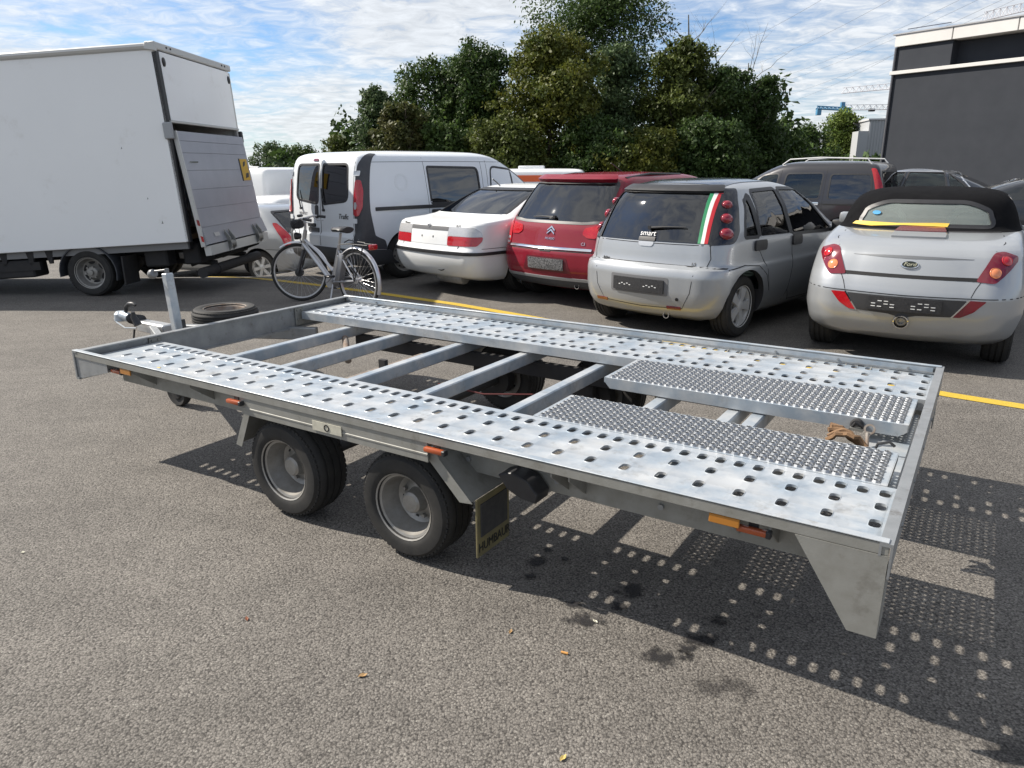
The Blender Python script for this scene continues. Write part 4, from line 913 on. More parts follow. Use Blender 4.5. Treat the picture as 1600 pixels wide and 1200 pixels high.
# ---- red compact people carrier
def red_mpv():
    k = [(.20, -.50, 3.15, .74), (.26, -.63, 3.25, .80), (.36, -.69, 3.33, .835), (.48, -.715, 3.38, .855), (.62, -.71, 3.38, .865), (.68, -.675, 3.34, .864), (.75, -.655, 3.28, .86), (.88, -.62, 3.05, .852), (.97, -.575, 2.8, .84), (1.05, -.52, 2.55, .81), (1.18, -.43, 2.28, .765), (1.30, -.34, 2.05, .72), (1.38, -.27, 1.88, .68), (1.43, -.20, 1.72, .63), (1.465, -.08, 1.52, .55), (1.485, .2, 1.2, .42), (1.495, .5, .95, .25)]
    c = Car('red_hatchback', 'red tall hatchback with a chrome strip across its tailgate', 'car', .88, 8.98, 44, k, red_p, rr=.30, br=.12, flares=((0, .32, .36, .014), (2.54, .32, .36, .012)))
    c.window('rear_window', 'rear', roundpoly([(-.645, .985), (-.45, .965), (.45, .965), (.645, .985), (.655, 1.05), (.585, 1.375), (-.585, 1.375), (-.655, 1.05)], .05, 4), G_DARK)
    c.window('side_window', 'side', roundpoly([(-.10, 1.02), (.40, 1.00), (.36, 1.36), (.05, 1.34)], .05, 3), G_DARK, True); c.window('side_window', 'side', roundpoly([(.47, 1.0), (1.2, .98), (1.16, 1.37), (.43, 1.37)], .04, 3), G_DARK, True); c.window('side_window', 'side', roundpoly([(1.28, .98), (2.25, .97), (1.75, 1.35), (1.24, 1.37)], .05, 3), G_MID, True)
    c.window('windscreen', 'front', roundpoly([(-.66, 1.06), (.66, 1.06), (.54, 1.38), (-.54, 1.38)], .05, 3), G_MID)
    c.body((0, 2.54), .315, .195, .195, 'multi', alloy); c.seats([(-.36, 1.4), (.36, 1.4), (-.36, .45), (.36, .45)], .5, .55)
    c.patch('roof_spoiler', 'rear', roundpoly([(-.58, 1.385), (.58, 1.385), (.54, 1.43), (-.54, 1.43)], .02, 3), red_p, .05, -.01)
    for sg in (1, -1):
        q = lambda L_: [(sg * a, b) for a, b in L_]
        c.patch('tail_lamp', 'wrap', q(roundpoly([(.45, .84), (.47, .905), (.62, .935), (.64, .935), (.635, .80), (.52, .80)], .02, 3)), redl, .008, -.012, step=.05)
        o = c.patch('tail_lamp', 'wrap', q(roundpoly([(.645, .80), (.65, .937), (.86, .945), (.90, .92), (.88, .80), (.83, .67), (.635, .67)], .02, 3)), redl, .010, -.012, step=.05)
        c.patch('reversing_lens', 'wrap', q(rect(.66, .735, .80, .765, .008)), clearl, .0125, 0, parent=o); c.patch('reversing_lens', 'wrap', q(rect(.655, .685, .78, .71, .008)), clearl, .0125, 0, parent=o)
    c.patch('chrome_strip', 'rear', roundpoly([(-.61, .655), (.61, .655), (.61, .685), (-.61, .685)], .008, 2), chrome, .016, -.01); c.patch('handle_recess', 'rear', rect(-.09, .632, .07, .652, .008), gap, .003, -.01)
    c.line('wrap', [(-.86, .665), (-.64, .655), (-.62, .645), (.62, .645), (.64, .655), (.86, .665)], .007)
    c.patch('plate_recess', 'rear', roundpoly([(-.36, .405), (.36, .405), (.30, .575), (-.30, .575)], .02, 3), mat('recess_shade_red', (.10, .006, .014), .4), .002, -.012)  # darker body red paints the recess shade on a flush patch
    pl = c.plate_on(.495, 0, .53, .125, mat('patterned_plate', (.17, .17, .175), .5, 0, col2=(.03, .03, .032), nscale=90, ncontrast=4, detail=2), out=.014)
    c.patch('diffuser', 'wrap', roundpoly([(-.95, .225), (.95, .225), (.95, .315), (-.95, .315)], .02, 2), dgrey, .006, -.012); c.patch('bumper_trim', 'wrap', roundpoly([(-.95, .32), (.95, .32), (.95, .352), (-.95, .352)], .01, 2), silver, .009, -.012)
    c.exhaust(.40, .262, .034); c.wiper((.02, 1.0), (-.32, .995))
    for dz in (0, .034):
        mb = MB(); M = c.frame_at('rear', .02, .845 + dz, .003); mb.prism([(-.055, -.028), (0, .018), (.055, -.028), (.055, -.008), (0, .040), (-.055, -.008)], M, .008, .002); mb.build('chevron_badge', chrome, c.root)
    c.words_on('lettering', 'PICASSO', 'rear', .02, .775, .036, chrome, .005); c.words_on('lettering', 'C3', 'rear', .48, .735, .045, chrome, .005)
    for sd in ('side', 'lside'): c.line(sd, [(.43, 1.0), (.42, .6), (.35, .36)], .006); c.line(sd, [(1.24, .98), (1.26, .6), (1.22, .28)], .006)
    c.mirrors(2.05, .98); mb = MB(); mb.tube([(-.3, 1.15, 1.49), (-.3, 1.0, 1.56), (-.3, .9, 1.60)], .006, 6); mb.build('aerial', blackp, c.root)
    mb = MB(); mb.tube([(.58, 0.0, 1.43), (.56, .5, 1.475), (.54, 1.2, 1.46)], .016, 8); mb.tube([(-.58, 0.0, 1.43), (-.56, .5, 1.475), (-.54, 1.2, 1.46)], .016, 8); mb.build('roof_rail', blackp, c.root)
red_mpv()
# ---- white saloon
def saloon():
    k = [(.20, -.70, 3.1, .74), (.26, -.88, 3.25, .80), (.36, -.95, 3.38, .835), (.48, -.985, 3.42, .85), (.57, -.99, 3.42, .855), (.62, -.955, 3.40, .855), (.72, -.94, 3.3, .85), (.84, -.915, 2.95, .838), (.89, -.89, 2.7, .828), (.915, -.84, 2.5, .815), (.93, -.70, 2.35, .808), (.945, -.50, 2.2, .80), (.965, -.36, 2.1, .785), (1.05, -.14, 1.9, .745), (1.15, .08, 1.65, .70), (1.23, .27, 1.45, .655), (1.28, .42, 1.3, .61), (1.31, .58, 1.15, .53), (1.325, .72, 1.03, .42), (1.335, .85, .95, .25)]
    c = Car('white_saloon', 'white saloon car with a black strip round its rear bumper', 'car', -.38, 10.02, 45, k, white_p, rr=.24, br=.09, flares=((0, .3, .34, .01), (2.6, .3, .34, .01)))
    c.window('rear_window', 'rear', roundpoly([(-.64, .985), (.64, .985), (.55, 1.265), (-.55, 1.265)], .04, 3), G_DARK)
    c.window('side_window', 'side', roundpoly([(.12, 1.0), (.60, .975), (.66, 1.25), (.45, 1.24)], .04, 3), G_DARK, True); c.window('side_window', 'side', roundpoly([(.67, .975), (1.32, .965), (1.12, 1.255), (.72, 1.26)], .04, 3), G_DARK, True); c.window('side_window', 'side', roundpoly([(1.40, .965), (2.1, .955), (1.5, 1.24), (1.2, 1.255)], .04, 3), G_MID, True)
    c.window('windscreen', 'front', roundpoly([(-.64, .99), (.64, .99), (.53, 1.26), (-.53, 1.26)], .04, 3), G_MID)
    c.body((0, 2.6), .30, .19, .185, 'multi', alloy); c.seats([(-.36, 1.35), (.36, 1.35), (-.36, .55), (.36, .55)], .42, .48)
    for sg in (1, -1):
        q = lambda L_: [(sg * a, b) for a, b in L_]
        o = c.patch('tail_lamp', 'wrap', q(roundpoly([(.36, .640), (.80, .645), (.86, .70), (.87, .752), (.36, .752)], .02, 3)), redl, .006, -.012, step=.06); c.patch('indicator_lens', 'wrap', q(roundpoly([(.36, .756), (.87, .754), (.84, .81), (.74, .862), (.36, .862)], .02, 3)), clearl, .006, -.012, step=.06)
        c.line('wrap', q([(.55, .645), (.55, .862)]), .006)
    c.patch('garnish', 'rear', rect(-.355, .815, .355, .862, .006), mat('garnish_grey', (.13, .13, .135), .4), .006, -.01); c.patch('plate_area', 'rear', rect(-.355, .645, .355, .81, .01), white_p, .004, -.01)
    for x in (-.12, .10): c.patch('plate_screw', 'rear', ellipse(x, .735, .011, .014, 10), gap, .0055, 0)
    c.line('wrap', [(-.55, .89), (-.55, .65), (-.53, .60), (.53, .60), (.55, .65), (.55, .89)], .006); c.line('wrap', [(-1.5, .612), (-.9, .612), (0, .606), (.9, .612), (1.5, .612)], .006)
    c.patch('bumper_strip', 'wrap', roundpoly([(-1.45, .535), (1.45, .535), (1.45, .572), (-1.45, .572)], .01, 2), blackp, .012, -.012)
    c.patch('bumper_scuff', 'rear', [(.16, .33), (.24, .335), (.30, .35), (.27, .33), (.22, .318)], gap, .002, -.006)
    c.words_on('lettering', 'Primera', 'rear', -.50, .875, .045, gap, .006, .1); c.words_on('lettering', 'SLX', 'rear', .50, .875, .045, gap, .006, .1)
    mb = MB(); mb.lathe([(.024, 0), (.028, 0), (.028, .004), (.024, .004)], c.frame_at('rear', 0, .868, .004), 18, closed=True); mb.box(c.frame_at('rear', 0, .868, .007).translation, (.075, .005, .012)); mb.build('badge', chrome, c.root)
    c.exhaust(.35, .22, .025, m=steelrim); mb = MB(); mb.lathe([(0, -.25), (.07, -.24), (.08, -.2), (.08, .2), (.07, .24), (0, .25)], Matrix.Translation((.2, -.72, .22)) @ Matrix.Rotation(rad(90), 4, 'Y'), 16); mb.build('silencer', steelrim, c.root)
    for sd in ('side', 'lside'): c.line(sd, [(.64, .97), (.62, .7), (.48, .5), (.42, .36)], .006); c.line(sd, [(1.36, .96), (1.38, .6), (1.34, .26)], .006); c.patch('door_handle', sd, rect(.66, .78, .84, .83, .02), white_p, .02, -.01)
    c.mirrors(1.95, .95); mb = MB(); mb.tube([(-.3, .62, 1.31), (-.3, .55, 1.36), (-.3, .48, 1.40)], .008, 6); mb.build('aerial', blackp, c.root)
saloon()
# ---- white panel van
def van():
    k = [(.22, -.66, 3.65, .86), (.30, -.80, 3.80, .91), (.45, -.83, 3.88, .935), (.62, -.83, 3.88, .945), (.68, -.80, 3.86, .948), (.90, -.795, 3.7, .95), (1.0, -.79, 3.5, .946), (1.1, -.785, 3.2, .936), (1.3, -.765, 2.9, .905), (1.5, -.74, 2.6, .872), (1.62, -.715, 2.38, .845), (1.70, -.68, 2.2, .81), (1.745, -.62, 2.05, .745), (1.775, -.48, 1.9, .63), (1.79, -.2, 1.7, .45), (1.80, .2, 1.4, .25)]
    c = Car('panel_van', 'white panel van with dark grey rear corners parked behind the bicycle', 'van', -2.20, 11.42, 44, k, vanw, rr=.09, rf=.35, br=.035, tr=.02, flares=((0, .33, .38, .01), (3.1, .33, .38, .01)))
    for sg in (1, -1): c.window('rear_window', 'rear', [(sg * a, b) for a, b in roundpoly([(.06, 1.07), (.66, 1.13), (.63, 1.60), (.06, 1.60)], [.08, .1, .08, .03], 4)], G_DARK)
    c.window('side_window', 'side', roundpoly([(.52, 1.06), (1.52, 1.06), (1.50, 1.54), (.51, 1.56)], [.03, .08, .08, .03], 4), G_DARK, True)
    c.window('side_window', 'side', roundpoly([(1.76, 1.10), (2.90, 1.08), (2.60, 1.33), (2.32, 1.51), (1.82, 1.56)], [.04, .02, .05, .08, .1], 4), G_MID, True)
    c.window('windscreen', 'front', roundpoly([(-.76, 1.15), (.76, 1.15), (.66, 1.62), (-.66, 1.62)], .05, 3), G_CLR)
    c.body((0, 3.1), .325, .205, .205, 'steel', steelrim, floor=.55); c.seats([(-.45, 2.1), (.45, 2.1), (-.4, 1.15), (.4, 1.15)], .75, .6)
    for sg in (1, -1):
        q = lambda L_: [(sg * a, b) for a, b in L_]
        c.patch('corner_trim', 'wrap', q(roundpoly([(.81, .475), (1.02, .475), (1.36, .45), (1.33, .58), (1.14, .66), (1.07, 1.0), (1.04, 1.30), (1.01, 1.74), (.86, 1.75), (.82, 1.6)], .03, 3)), dgrey, .006, -.012, step=.06)
        c.patch('tail_lamp', 'wrap', q(roundpoly([(.815, .93), (.90, .92), (.945, 1.05), (.935, 1.25), (.89, 1.40), (.825, 1.40)], .03, 3)), redl, .022, -.012, step=.05)
        c.patch('reversing_lens', 'wrap', q(ellipse(.852, 1.06, .022, .05, 14)), clearl, .025, 0, step=.05)
        for z in (.86, 1.49): c.patch('hinge', 'wrap', q(rect(.79, z - .035, .87, z + .03, .01)), vanw, .016, -.01)
        c.line('wrap', q([(.785, .48), (.785, 1.70)]), .006)
        for i, rr_ in enumerate(((.06, 1.07, .66, 1.60),)): pass
    c.line('rear', [(0, .48), (0, 1.72)], .010)
    c.patch('rear_bumper', 'wrap', roundpoly([(-1.42, .24), (1.42, .24), (1.42, .44), (.95, .47), (-.95, .47), (-1.42, .44)], .03, 3), dgrey, .016, -.012)
    c.patch('side_rail_strip', 'side', rect(-.50, .985, 1.55, 1.035, .01), blackp, .012, -.01, both=True)
    c.patch('door_handle', 'rear', rect(-.13, .86, -.055, 1.045, .03), blackp, .014, -.01); c.patch('plate_lamp', 'rear', rect(-.34, .735, -.14, .785, .02), blackp, .02, -.01)
    c.patch('number_plate', 'rear', rect(-.33, .66, -.05, .735 - .01, .006), plate, .014, -.01)
    c.patch('third_brake_lamp', 'rear', roundpoly([(-.22, 1.655), (-.08, 1.655), (-.10, 1.685), (-.20, 1.685)], .01, 2), redd, .012, -.01)
    c.wiper((.10, .98), (.04, 1.28)); c.wiper((-.52, .99), (-.62, 1.25))
    c.words_on('lettering', 'RENAULT', 'rear', -.48, .92, .052, mat('grey_print', (.25, .25, .26), .5), .005); c.words_on('lettering', 'Trafic', 'rear', .56, .905, .10, gap, .005, .3)
    for sd in ('side', 'lside'):
        c.line(sd, [(.44, 1.70), (.46, 1.05), (.46, .45)], .006); c.line(sd, [(1.60, 1.70), (1.60, .40)], .006); c.line(sd, [(1.72, 1.66), (1.70, 1.0), (1.65, .40)], .006); c.line(sd, [(2.28, 1.52), (2.30, 1.08)], .035, name='quarter_bar', m=blackp, out=.003); c.line(sd, [(-.62, 1.635), (.9, 1.645), (2.2, 1.635)], .005)
        c.patch('door_handle', sd, rect(.50, .91, .68, .965, .02), blackp, .02, -.01)
    mb = MB(); mb.lathe([(.09, 0), (.12, 0), (.12, .0006), (.09, .0006)], c.frame_at('side', .0, 1.36, .002), 22, closed=True); mb.build('sticker_ghost', mat('faded_print', (.68, .71, .735), .5), c.root)
    c.mirrors(2.95, 1.14, blackp, 1.3)
van()
# ------------------------------------------------------------------ box truck with tail lift
def box_truck():
    T = thing('box_truck', 'white box truck with its grey tail lift folded up against the rear', 'truck', (-4.0, 9.22, 0), rad(-2.0))
    tilt = holder('chassis_tilt', None)  # reference only, removed below
    bpy.data.objects.remove(tilt)
    Q = Matrix.Translation((0, 0, .69)) @ Matrix.Rotation(rad(-3.2), 4, 'Y') @ Matrix.Translation((0, 0, -.69))
    boxw = mat('truck_white', (.90, .91, .90), .5, 0, .2, col2=(.87, .88, .87), nscale=1.2, dirt=((.62, .60, .55), 2.2, .58, .35)); trim = mat('truck_trim', (.52, .52, .50), .4, .3); liftm = mat('lift_aluminium', (.40, .41, .45), .45, .35, col2=(.35, .36, .40), nscale=4); dk = underm
    def part(name, m, fn, parent=T, angle=35):
        mb = MB(); fn(mb); bmesh.ops.transform(mb.bm, matrix=Q, verts=mb.bm.verts); return mb.build(name, m, parent, angle)
    W, Z0, Z1, LX = 2.12, .69, 2.93, 6.2
    part('cargo_side', boxw, lambda mb: mb.box((-LX / 2, .02, (Z0 + Z1) / 2), (LX, .04, Z1 - Z0), bev=.006))
    part('cargo_side', boxw, lambda mb: mb.box((-LX / 2, W - .02, (Z0 + Z1) / 2), (LX, .04, Z1 - Z0), bev=.006))
    part('cargo_front', boxw, lambda mb: mb.box((-LX + .02, W / 2, (Z0 + Z1) / 2), (.04, W - .08, Z1 - Z0)))
    part('cargo_floor', mat('plywood', (.20, .13, .07), .8), lambda mb: mb.box((-LX / 2, W / 2, Z0 + .05), (LX - .1, W - .1, .06)))
    part('cargo_roof', boxw, lambda mb: mb.box((-LX / 2, W / 2, Z1 + .012), (LX, W - .03, .04), bev=.01))
    part('cargo_back_lining', mat('lining', (.20, .15, .09), .8), lambda mb: mb.box((-LX + .3, W / 2, 1.8), (.02, W - .1, 2.1)))
    part('roof_edge', trim, lambda mb: (mb.tube([(-LX, .01, Z1), (-.2, .01, Z1), (.0, .01, Z1)], .042, 10), mb.tube([(-LX, W - .01, Z1), (0, W - .01, Z1)], .042, 10)))
    part('rear_header', trim, lambda mb: (mb.box((.0, W / 2, Z1 + .005), (.07, W + .06, .085), bev=.012), mb.prism([(-.10, Z1 - .03), (.034, Z1 - .06), (.034, Z1 + .047), (-.08, Z1 + .047)], XZ @ Matrix.Translation((0, 0, -.034)), .05, .006)))
    for y in (.25, .35, W - .28, W - .18): part('header_bolt', dk, lambda mb: mb.cyl((.035, y, Z1 + .01), (.042, y, Z1 + .01), .012, seg=8))
    part('corner_post', blackp, lambda mb: mb.box((-.005, .035, (Z0 + Z1) / 2 - .03), (.05, .07, Z1 - Z0 - .06))); part('corner_post', trim, lambda mb: mb.box((-.005, W - .035, (Z0 + Z1) / 2 - .03), (.05, .07, Z1 - Z0 - .06)))
    d = part('upper_door', boxw, lambda mb: mb.box((.012, W / 2 + .005, 2.50), (.03, W - .13, .76), bev=.005)); part('door_edge', trim, lambda mb: mb.box((.02, W / 2, 2.105), (.05, W - .06, .028), bev=.004), d)
    for y, z in ((.13, 2.77), (W - .10, 2.77)): part('clearance_lamp', blackp, lambda mb: mb.lathe([(.034, 0), (.034, .012), (.024, .018), (0, .019)], Matrix.Translation((.027, y, z)) @ Matrix.Rotation(rad(90), 4, 'Y') @ Matrix.Diagonal((1.5, 1, 1, 1)), 16))
    part('latch_bracket', mat('bracket_grey', (.33, .34, .35), .5, .4), lambda mb: mb.box((.0, .0, 2.0), (.10, .07, .19), bev=.012)); part('latch_bracket', blackp, lambda mb: mb.box((.03, W + .01, 2.0), (.07, .06, .16), bev=.012))
    for x, z, sx in ((-.62, 1.83, .02), (-.42, 1.23, .018), (-.30, .93, .03)):
        part('side_scuff', mat('scuff', (.12, .12, .12), .7), lambda mb: mb.prism([(x, z), (x + sx, z + .004), (x + sx * .7, z + .012), (x + sx * .5, z + sx * 1.4), (x + .3 * sx, z + .01)], XZ @ Matrix.Translation((0, 0, -.0015)), .001))
    # tail lift platform leaning against the opening
    P = Matrix.Translation((.17, 0, .62)) @ Matrix.Rotation(rad(-4.5), 4, 'Y')
    def pf(name, m, fn, parent=T):
        mb = MB(); fn(mb); bmesh.ops.transform(mb.bm, matrix=Q @ P, verts=mb.bm.verts); return mb.build(name, m, parent)
    zs_ = [.23, .46, .69, .92, 1.13, 1.27, 1.385]
    plat = pf('lift_platform', liftm, lambda mb: mb.box((-.026, W / 2 + .03, .69), (.035, W - .06, 1.37)))
    for a, b in zip(zs_, zs_[1:]): pf('platform_plank', liftm, lambda mb: mb.box((-.004, W / 2 + .03, (a + b) / 2), (.012, W - .07, b - a - .004), bev=.002), plat)
    pf('platform_tip', mat('lift_pale', (.36, .37, .40), .45, .5), lambda mb: mb.prism([(-.03, 0), (.055, .02), (.006, .225), (-.03, .225)], XZ @ Matrix.Translation((0, 0, .06)), W - .06), plat)
    pf('platform_edge', trim, lambda mb: mb.box((-.018, .055, .69), (.055, .028, 1.39), bev=.003), plat)
    for z in (.10, .30): pf('edge_reflector', redl if z < .3 else mat('dull_red', (.25, .03, .03), .5), lambda mb: mb.prism([(-.02, z - .035), (.012, z - .05), (.012, z + .02), (-.02, z + .035)], XZ @ Matrix.Translation((0, 0, .0385)), .003), plat)
    pf('platform_handle', chrome, lambda mb: mb.bar((.006, .18, 1.02), (.006, .42, 1.02), .02, .012), plat)
    sg = pf('warning_sign', mat('sign_yellow', (.60, .38, .03), .5, 0, col2=(.50, .30, .03), nscale=20), lambda mb: mb.box((.006, W - .20, .92), (.006, .26, .30)), plat)
    pf('sign_border', blackp, lambda mb: mb.box((.005, W - .345, .92), (.007, .03, .31)), sg)
    pf('sign_figure', blackp, lambda mb: (mb.prism([(W - .26, .96), (W - .18, .98), (W - .14, 1.04), (W - .22, 1.03)], YZ @ Matrix.Translation((0, 0, .009)), .002), mb.prism([(W - .24, .80), (W - .12, .82), (W - .10, .88), (W - .2, .87)], YZ @ Matrix.Translation((0, 0, .009)), .002)), sg)
    pf('type_plate', trim, lambda mb: mb.box((.036, .40, .12), (.004, .16, .05), Matrix.Rotation(rad(-13), 3, 'Y')), plat)
    pf('platform_hinge', trim, lambda mb: mb.prism([(-.03, -.12), (.05, -.12), (.055, .0), (-.03, .0)], XZ @ Matrix.Translation((0, 0, .08)), W - .10), plat)
    for y in (.62, 1.62): pf('lift_bracket', galv_w, lambda mb: (mb.prism([(.03, -.13), (.10, -.08), (.10, .05), (.04, .16)], XZ @ Matrix.Translation((0, 0, y)), .025, .003), mb.prism([(.03, -.13), (.10, -.08), (.10, .05), (.04, .16)], XZ @ Matrix.Translation((0, 0, y + .14)), .025, .003), mb.cyl((.06, y, -.03), (.06, y + .16, -.03), .045, seg=16)), plat)
    # underside
    part('chassis_rail', dk, lambda mb: mb.box((-LX / 2, .60, .60), (LX, .07, .16))); part('chassis_rail', dk, lambda mb: mb.box((-LX / 2, 1.5, .60), (LX, .07, .16)))
    part('sub_frame', mat('frame_grey', (.20, .20, .20), .6), lambda mb: mb.box((-LX / 2, .09, .645), (LX - .1, .05, .085)))
    part('side_box', dk, lambda mb: mb.box((-2.75, .22, .47), (1.3, .30, .22), bev=.02)); part('side_guard', dk, lambda mb: mb.box((-3.6, .08, .50), (3.2, .04, .10)))
    for x in (-1.9, -2.15, -2.5): part('side_support', dk, lambda mb: mb.prism([(x, .68), (x + .10, .68), (x + .07, .52), (x + .03, .52)], XZ @ Matrix.Translation((0, 0, .06)), .03))
    part('cross_bearer', dk, lambda mb: [mb.box((x, W / 2, .63), (.06, W - .3, .09)) for x in (-.1, -.7, -1.3, -1.9, -2.6, -3.3)])
    part('rear_beam', dk, lambda mb: mb.box((-.12, W / 2, .52), (.22, W - .5, .26), bev=.02)); part('number_bracket', dk, lambda mb: mb.box((-.55, .30, .50), (.30, .25, .22), bev=.02))
    mb = MB(); mb.cyl((.10, .05, .30), (.10, 1.95, .30), .065, seg=18); mb.lathe([(.066, 0), (.074, 0), (.074, .05), (.066, .05)], Matrix.Translation((.10, .45, .30)) @ Matrix.Rotation(rad(-90), 4, 'X'), 18, closed=True); mb.build('lift_torsion_tube', dk, T)
    for y in (.62, 1.62):
        mb = MB(); mb.bar((-.35, y, .42), (.20, y, .58), .05, .10, .01); mb.bar((-.35, y + .1, .32), (.22, y + .1, .52), .05, .06, .01); mb.cyl((-.5, y, .38), (.05, y, .36), .035, seg=12); mb.build('lift_arm', dk, T)
    # wheels: twin rear, single front
    for y, o in ((.145, -1), (.36, -1), (W - .145, 1), (W - .36, 1)): wheel(T, (-1.36, y, .30), (0, o, 0), .30, .17, .185, 'truck', steelrim, spin=y)
    for y, o in ((.18, -1), (W - .18, 1)): wheel(T, (-5.0, y, .30), (0, o, 0), .30, .18, .185, 'truck', steelrim)
    mb = MB(); mb.cyl((-1.36, .3, .30), (-1.36, W - .3, .30), .07, seg=14); mb.lathe([(0, -.17), (.12, -.1), (.15, 0), (.12, .1), (0, .17)], Matrix.Translation((-1.36, W / 2, .30)) @ Matrix.Rotation(rad(90), 4, 'X'), 16); mb.build('rear_axle', dk, T)
    for y0 in (.03, W - .40):
        arc = []
        for i in range(15): a = rad(188 - i * 14.5); arc.append((-1.36 + .375 * math.cos(a), .30 + .355 * math.sin(a)))
        mb = MB(); poly = arc + [(-1.36 + (x + 1.36) * .965, .30 + (z - .30) * .965) for x, z in arc[::-1]]
        mb.prism(poly, XZ @ Matrix.Translation((0, 0, y0)), .37); mb.build('mudguard', dgrey, T)
    mb = MB(); mb.box((-.90, .20, .33), (.02, .34, .36)); mb.build('mud_flap', dk, T)
    # cab, out of the picture to the left
    mb = MB(); mb.prism([(-6.3, .40), (-6.3, 2.05), (-6.9, 2.05), (-7.5, 1.30), (-8.0, 1.05), (-8.05, .40)], XZ @ Matrix.Translation((0, 0, .10)), W - .2, .05); mb.build('cab', boxw, T)
box_truck()
# ------------------------------------------------------------------ bicycle
def bicycle():
    fw = Vector((-.775, .632)); B = thing('bicycle', 'silver step-through electric bicycle propped on its stand beside the yellow line', 'bicycle', (-1.72, 8.22, 0), math.atan2(fw.y, fw.x))
    alu = mat('bike_silver', (.46, .46, .47), .35, .7); WB = 1.10; RW = .348
    steer = rad(38)
    def bwheel(name, cx, rot, hubm):
        M = Matrix.Translation((cx, 0, RW)) @ Matrix.Rotation(rot, 4, 'Z') @ Matrix.Rotation(rad(90), 4, 'X')
        h = holder(name, B)
        mb = MB(); mb.lathe([(RW - .018 + .018 * math.cos(a), .018 * math.sin(a)) for a in [2 * math.pi * i / 10 for i in range(10)]], M, 56, closed=True); mb.build('tyre', rubber, h)
        mb = MB(); mb.lathe([(RW - .036, -.012), (RW - .032, .012), (RW - .05, .010), (RW - .052, -.010)], M, 56, closed=True); mb.build('rim', alu, h)
        mb = MB()
        for k in range(32):
            a = 2 * math.pi * k / 32; b = a + (.5 if k % 2 else -.5); z = .022 if k % 4 < 2 else -.022
            mb.cyl(M @ Vector((.026 * math.cos(b), .026 * math.sin(b), z)), M @ Vector(((RW - .05) * math.cos(a), (RW - .05) * math.sin(a), 0)), .0016, seg=4)
        s = mb.build('spokes', alu, h); s['kind'] = 'stuff'
        mb = MB(); mb.lathe([(.008, -.06), (.008, -.035), (hubm, -.03), (hubm * .8, 0), (hubm, .03), (.008, .035), (.008, .06)], M, 18); mb.build('hub', blackp if hubm > .04 else alu, h)
        return M
    bwheel('rear_wheel', 0, 0, .035); MF = bwheel('front_wheel', WB, steer, .048)
    for cx, rot, a0, a1 in ((0, 0, 20, 200), (WB, steer, 55, 165)):
        M = Matrix.Translation((cx, 0, RW)) @ Matrix.Rotation(rot, 4, 'Z'); mb = MB(); n = 20; vs = []; fs = []
        for i in range(n + 1):
            a = rad(a0 + (a1 - a0) * i / n); r = RW + .022
            for y, dr in ((-.026, -.012), (-.018, 0), (0, .006), (.018, 0), (.026, -.012)): vs.append(M @ Vector(((r + dr) * math.cos(a), y, (r + dr) * math.sin(a))))
        for i in range(n):
            for j in range(4): fs.append((i * 5 + j, i * 5 + j + 1, i * 5 + j + 6, i * 5 + j + 5))
        mb.add(vs, fs); mb.build('mudguard', mat('guard_silver', (.62, .62, .64), .3, .6), B)
    head0, head1 = Vector((WB - .115, 0, .64)), Vector((WB - .19, 0, .86)); bb = Vector((.47, 0, .29)); st = Vector((.30, 0, .72))
    mb = MB(); mb.tube([head0, head1], .024, 14); mb.tube([head0 + Vector((-.02, 0, .06)), (.72, 0, .50), bb], [.026, .032, .032], 14); mb.tube([head0 + Vector((-.03, 0, .12)), (.70, 0, .62), (.44, 0, .42)], .018, 12); mb.tube([bb, st], .019, 12)
    for y in (-.055, .055): mb.tube([bb + Vector((0, y * .5, 0)), (0, y, RW)], .011, 8); mb.tube([st + Vector((0, y * .3, -.06)), (0, y, RW)], .009, 8)
    mb.build('frame', alu, B)
    steerM = Matrix.Translation((WB, 0, 0)) @ Matrix.Rotation(steer, 4, 'Z')
    mb = MB()
    for y in (-.05, .05): mb.tube([steerM @ Vector((0, y, RW)), steerM @ Vector((-.03, y, .45)), steerM @ Vector((-.10, y * .9, .66))], [.012, .018, .016], 10)
    mb.tube([steerM @ Vector((-.10, -.05, .66)), steerM @ Vector((-.10, .05, .66))], .016, 8); mb.build('fork', mat('fork_dark', (.06, .06, .065), .35, .4), B)
    top = head1; mb = MB(); mb.tube([top, top + Vector((-.01, 0, .10)), top + Vector((.05, 0, .13))], .015, 10)
    R2 = Matrix.Translation(top + Vector((.05, 0, .13))) @ Matrix.Rotation(steer, 4, 'Z'); mb.tube([R2 @ Vector(p) for p in ((-.20, -.31, .0), (-.08, -.27, .02), (.0, -.12, .0), (.0, .12, .0), (-.08, .27, .02), (-.20, .31, .0))], .011, 10); mb.build('handlebar', alu, B)
    for y in (-1, 1):
        mb = MB(); mb.tube([R2 @ Vector((-.20, y * .31, 0)), R2 @ Vector((-.10, y * .28, .016))], .017, 10); mb.build('grip', blackp, B)
        mb = MB(); mb.tube([R2 @ Vector((-.06, y * .25, .01)), R2 @ Vector((-.12, y * .22, -.03)), R2 @ Vector((-.19, y * .24, -.035))], .006, 6); mb.build('brake_lever', alu, B)
        mb = MB(); mb.tube([R2 @ Vector((-.04, y * .22, 0)), R2 @ Vector((.08, y * .12, -.06)), R2 @ Vector((.05, y * .02, -.22)), R2 @ Vector((-.02, 0, -.36))], .004, 5); mb.build('brake_cable', blackp, B)
    mb = MB(); mb.box(R2 @ Vector((.02, 0, .035)), (.05, .10, .03), Matrix.Rotation(steer, 3, 'Z'), .01); mb.build('display', blackp, B)
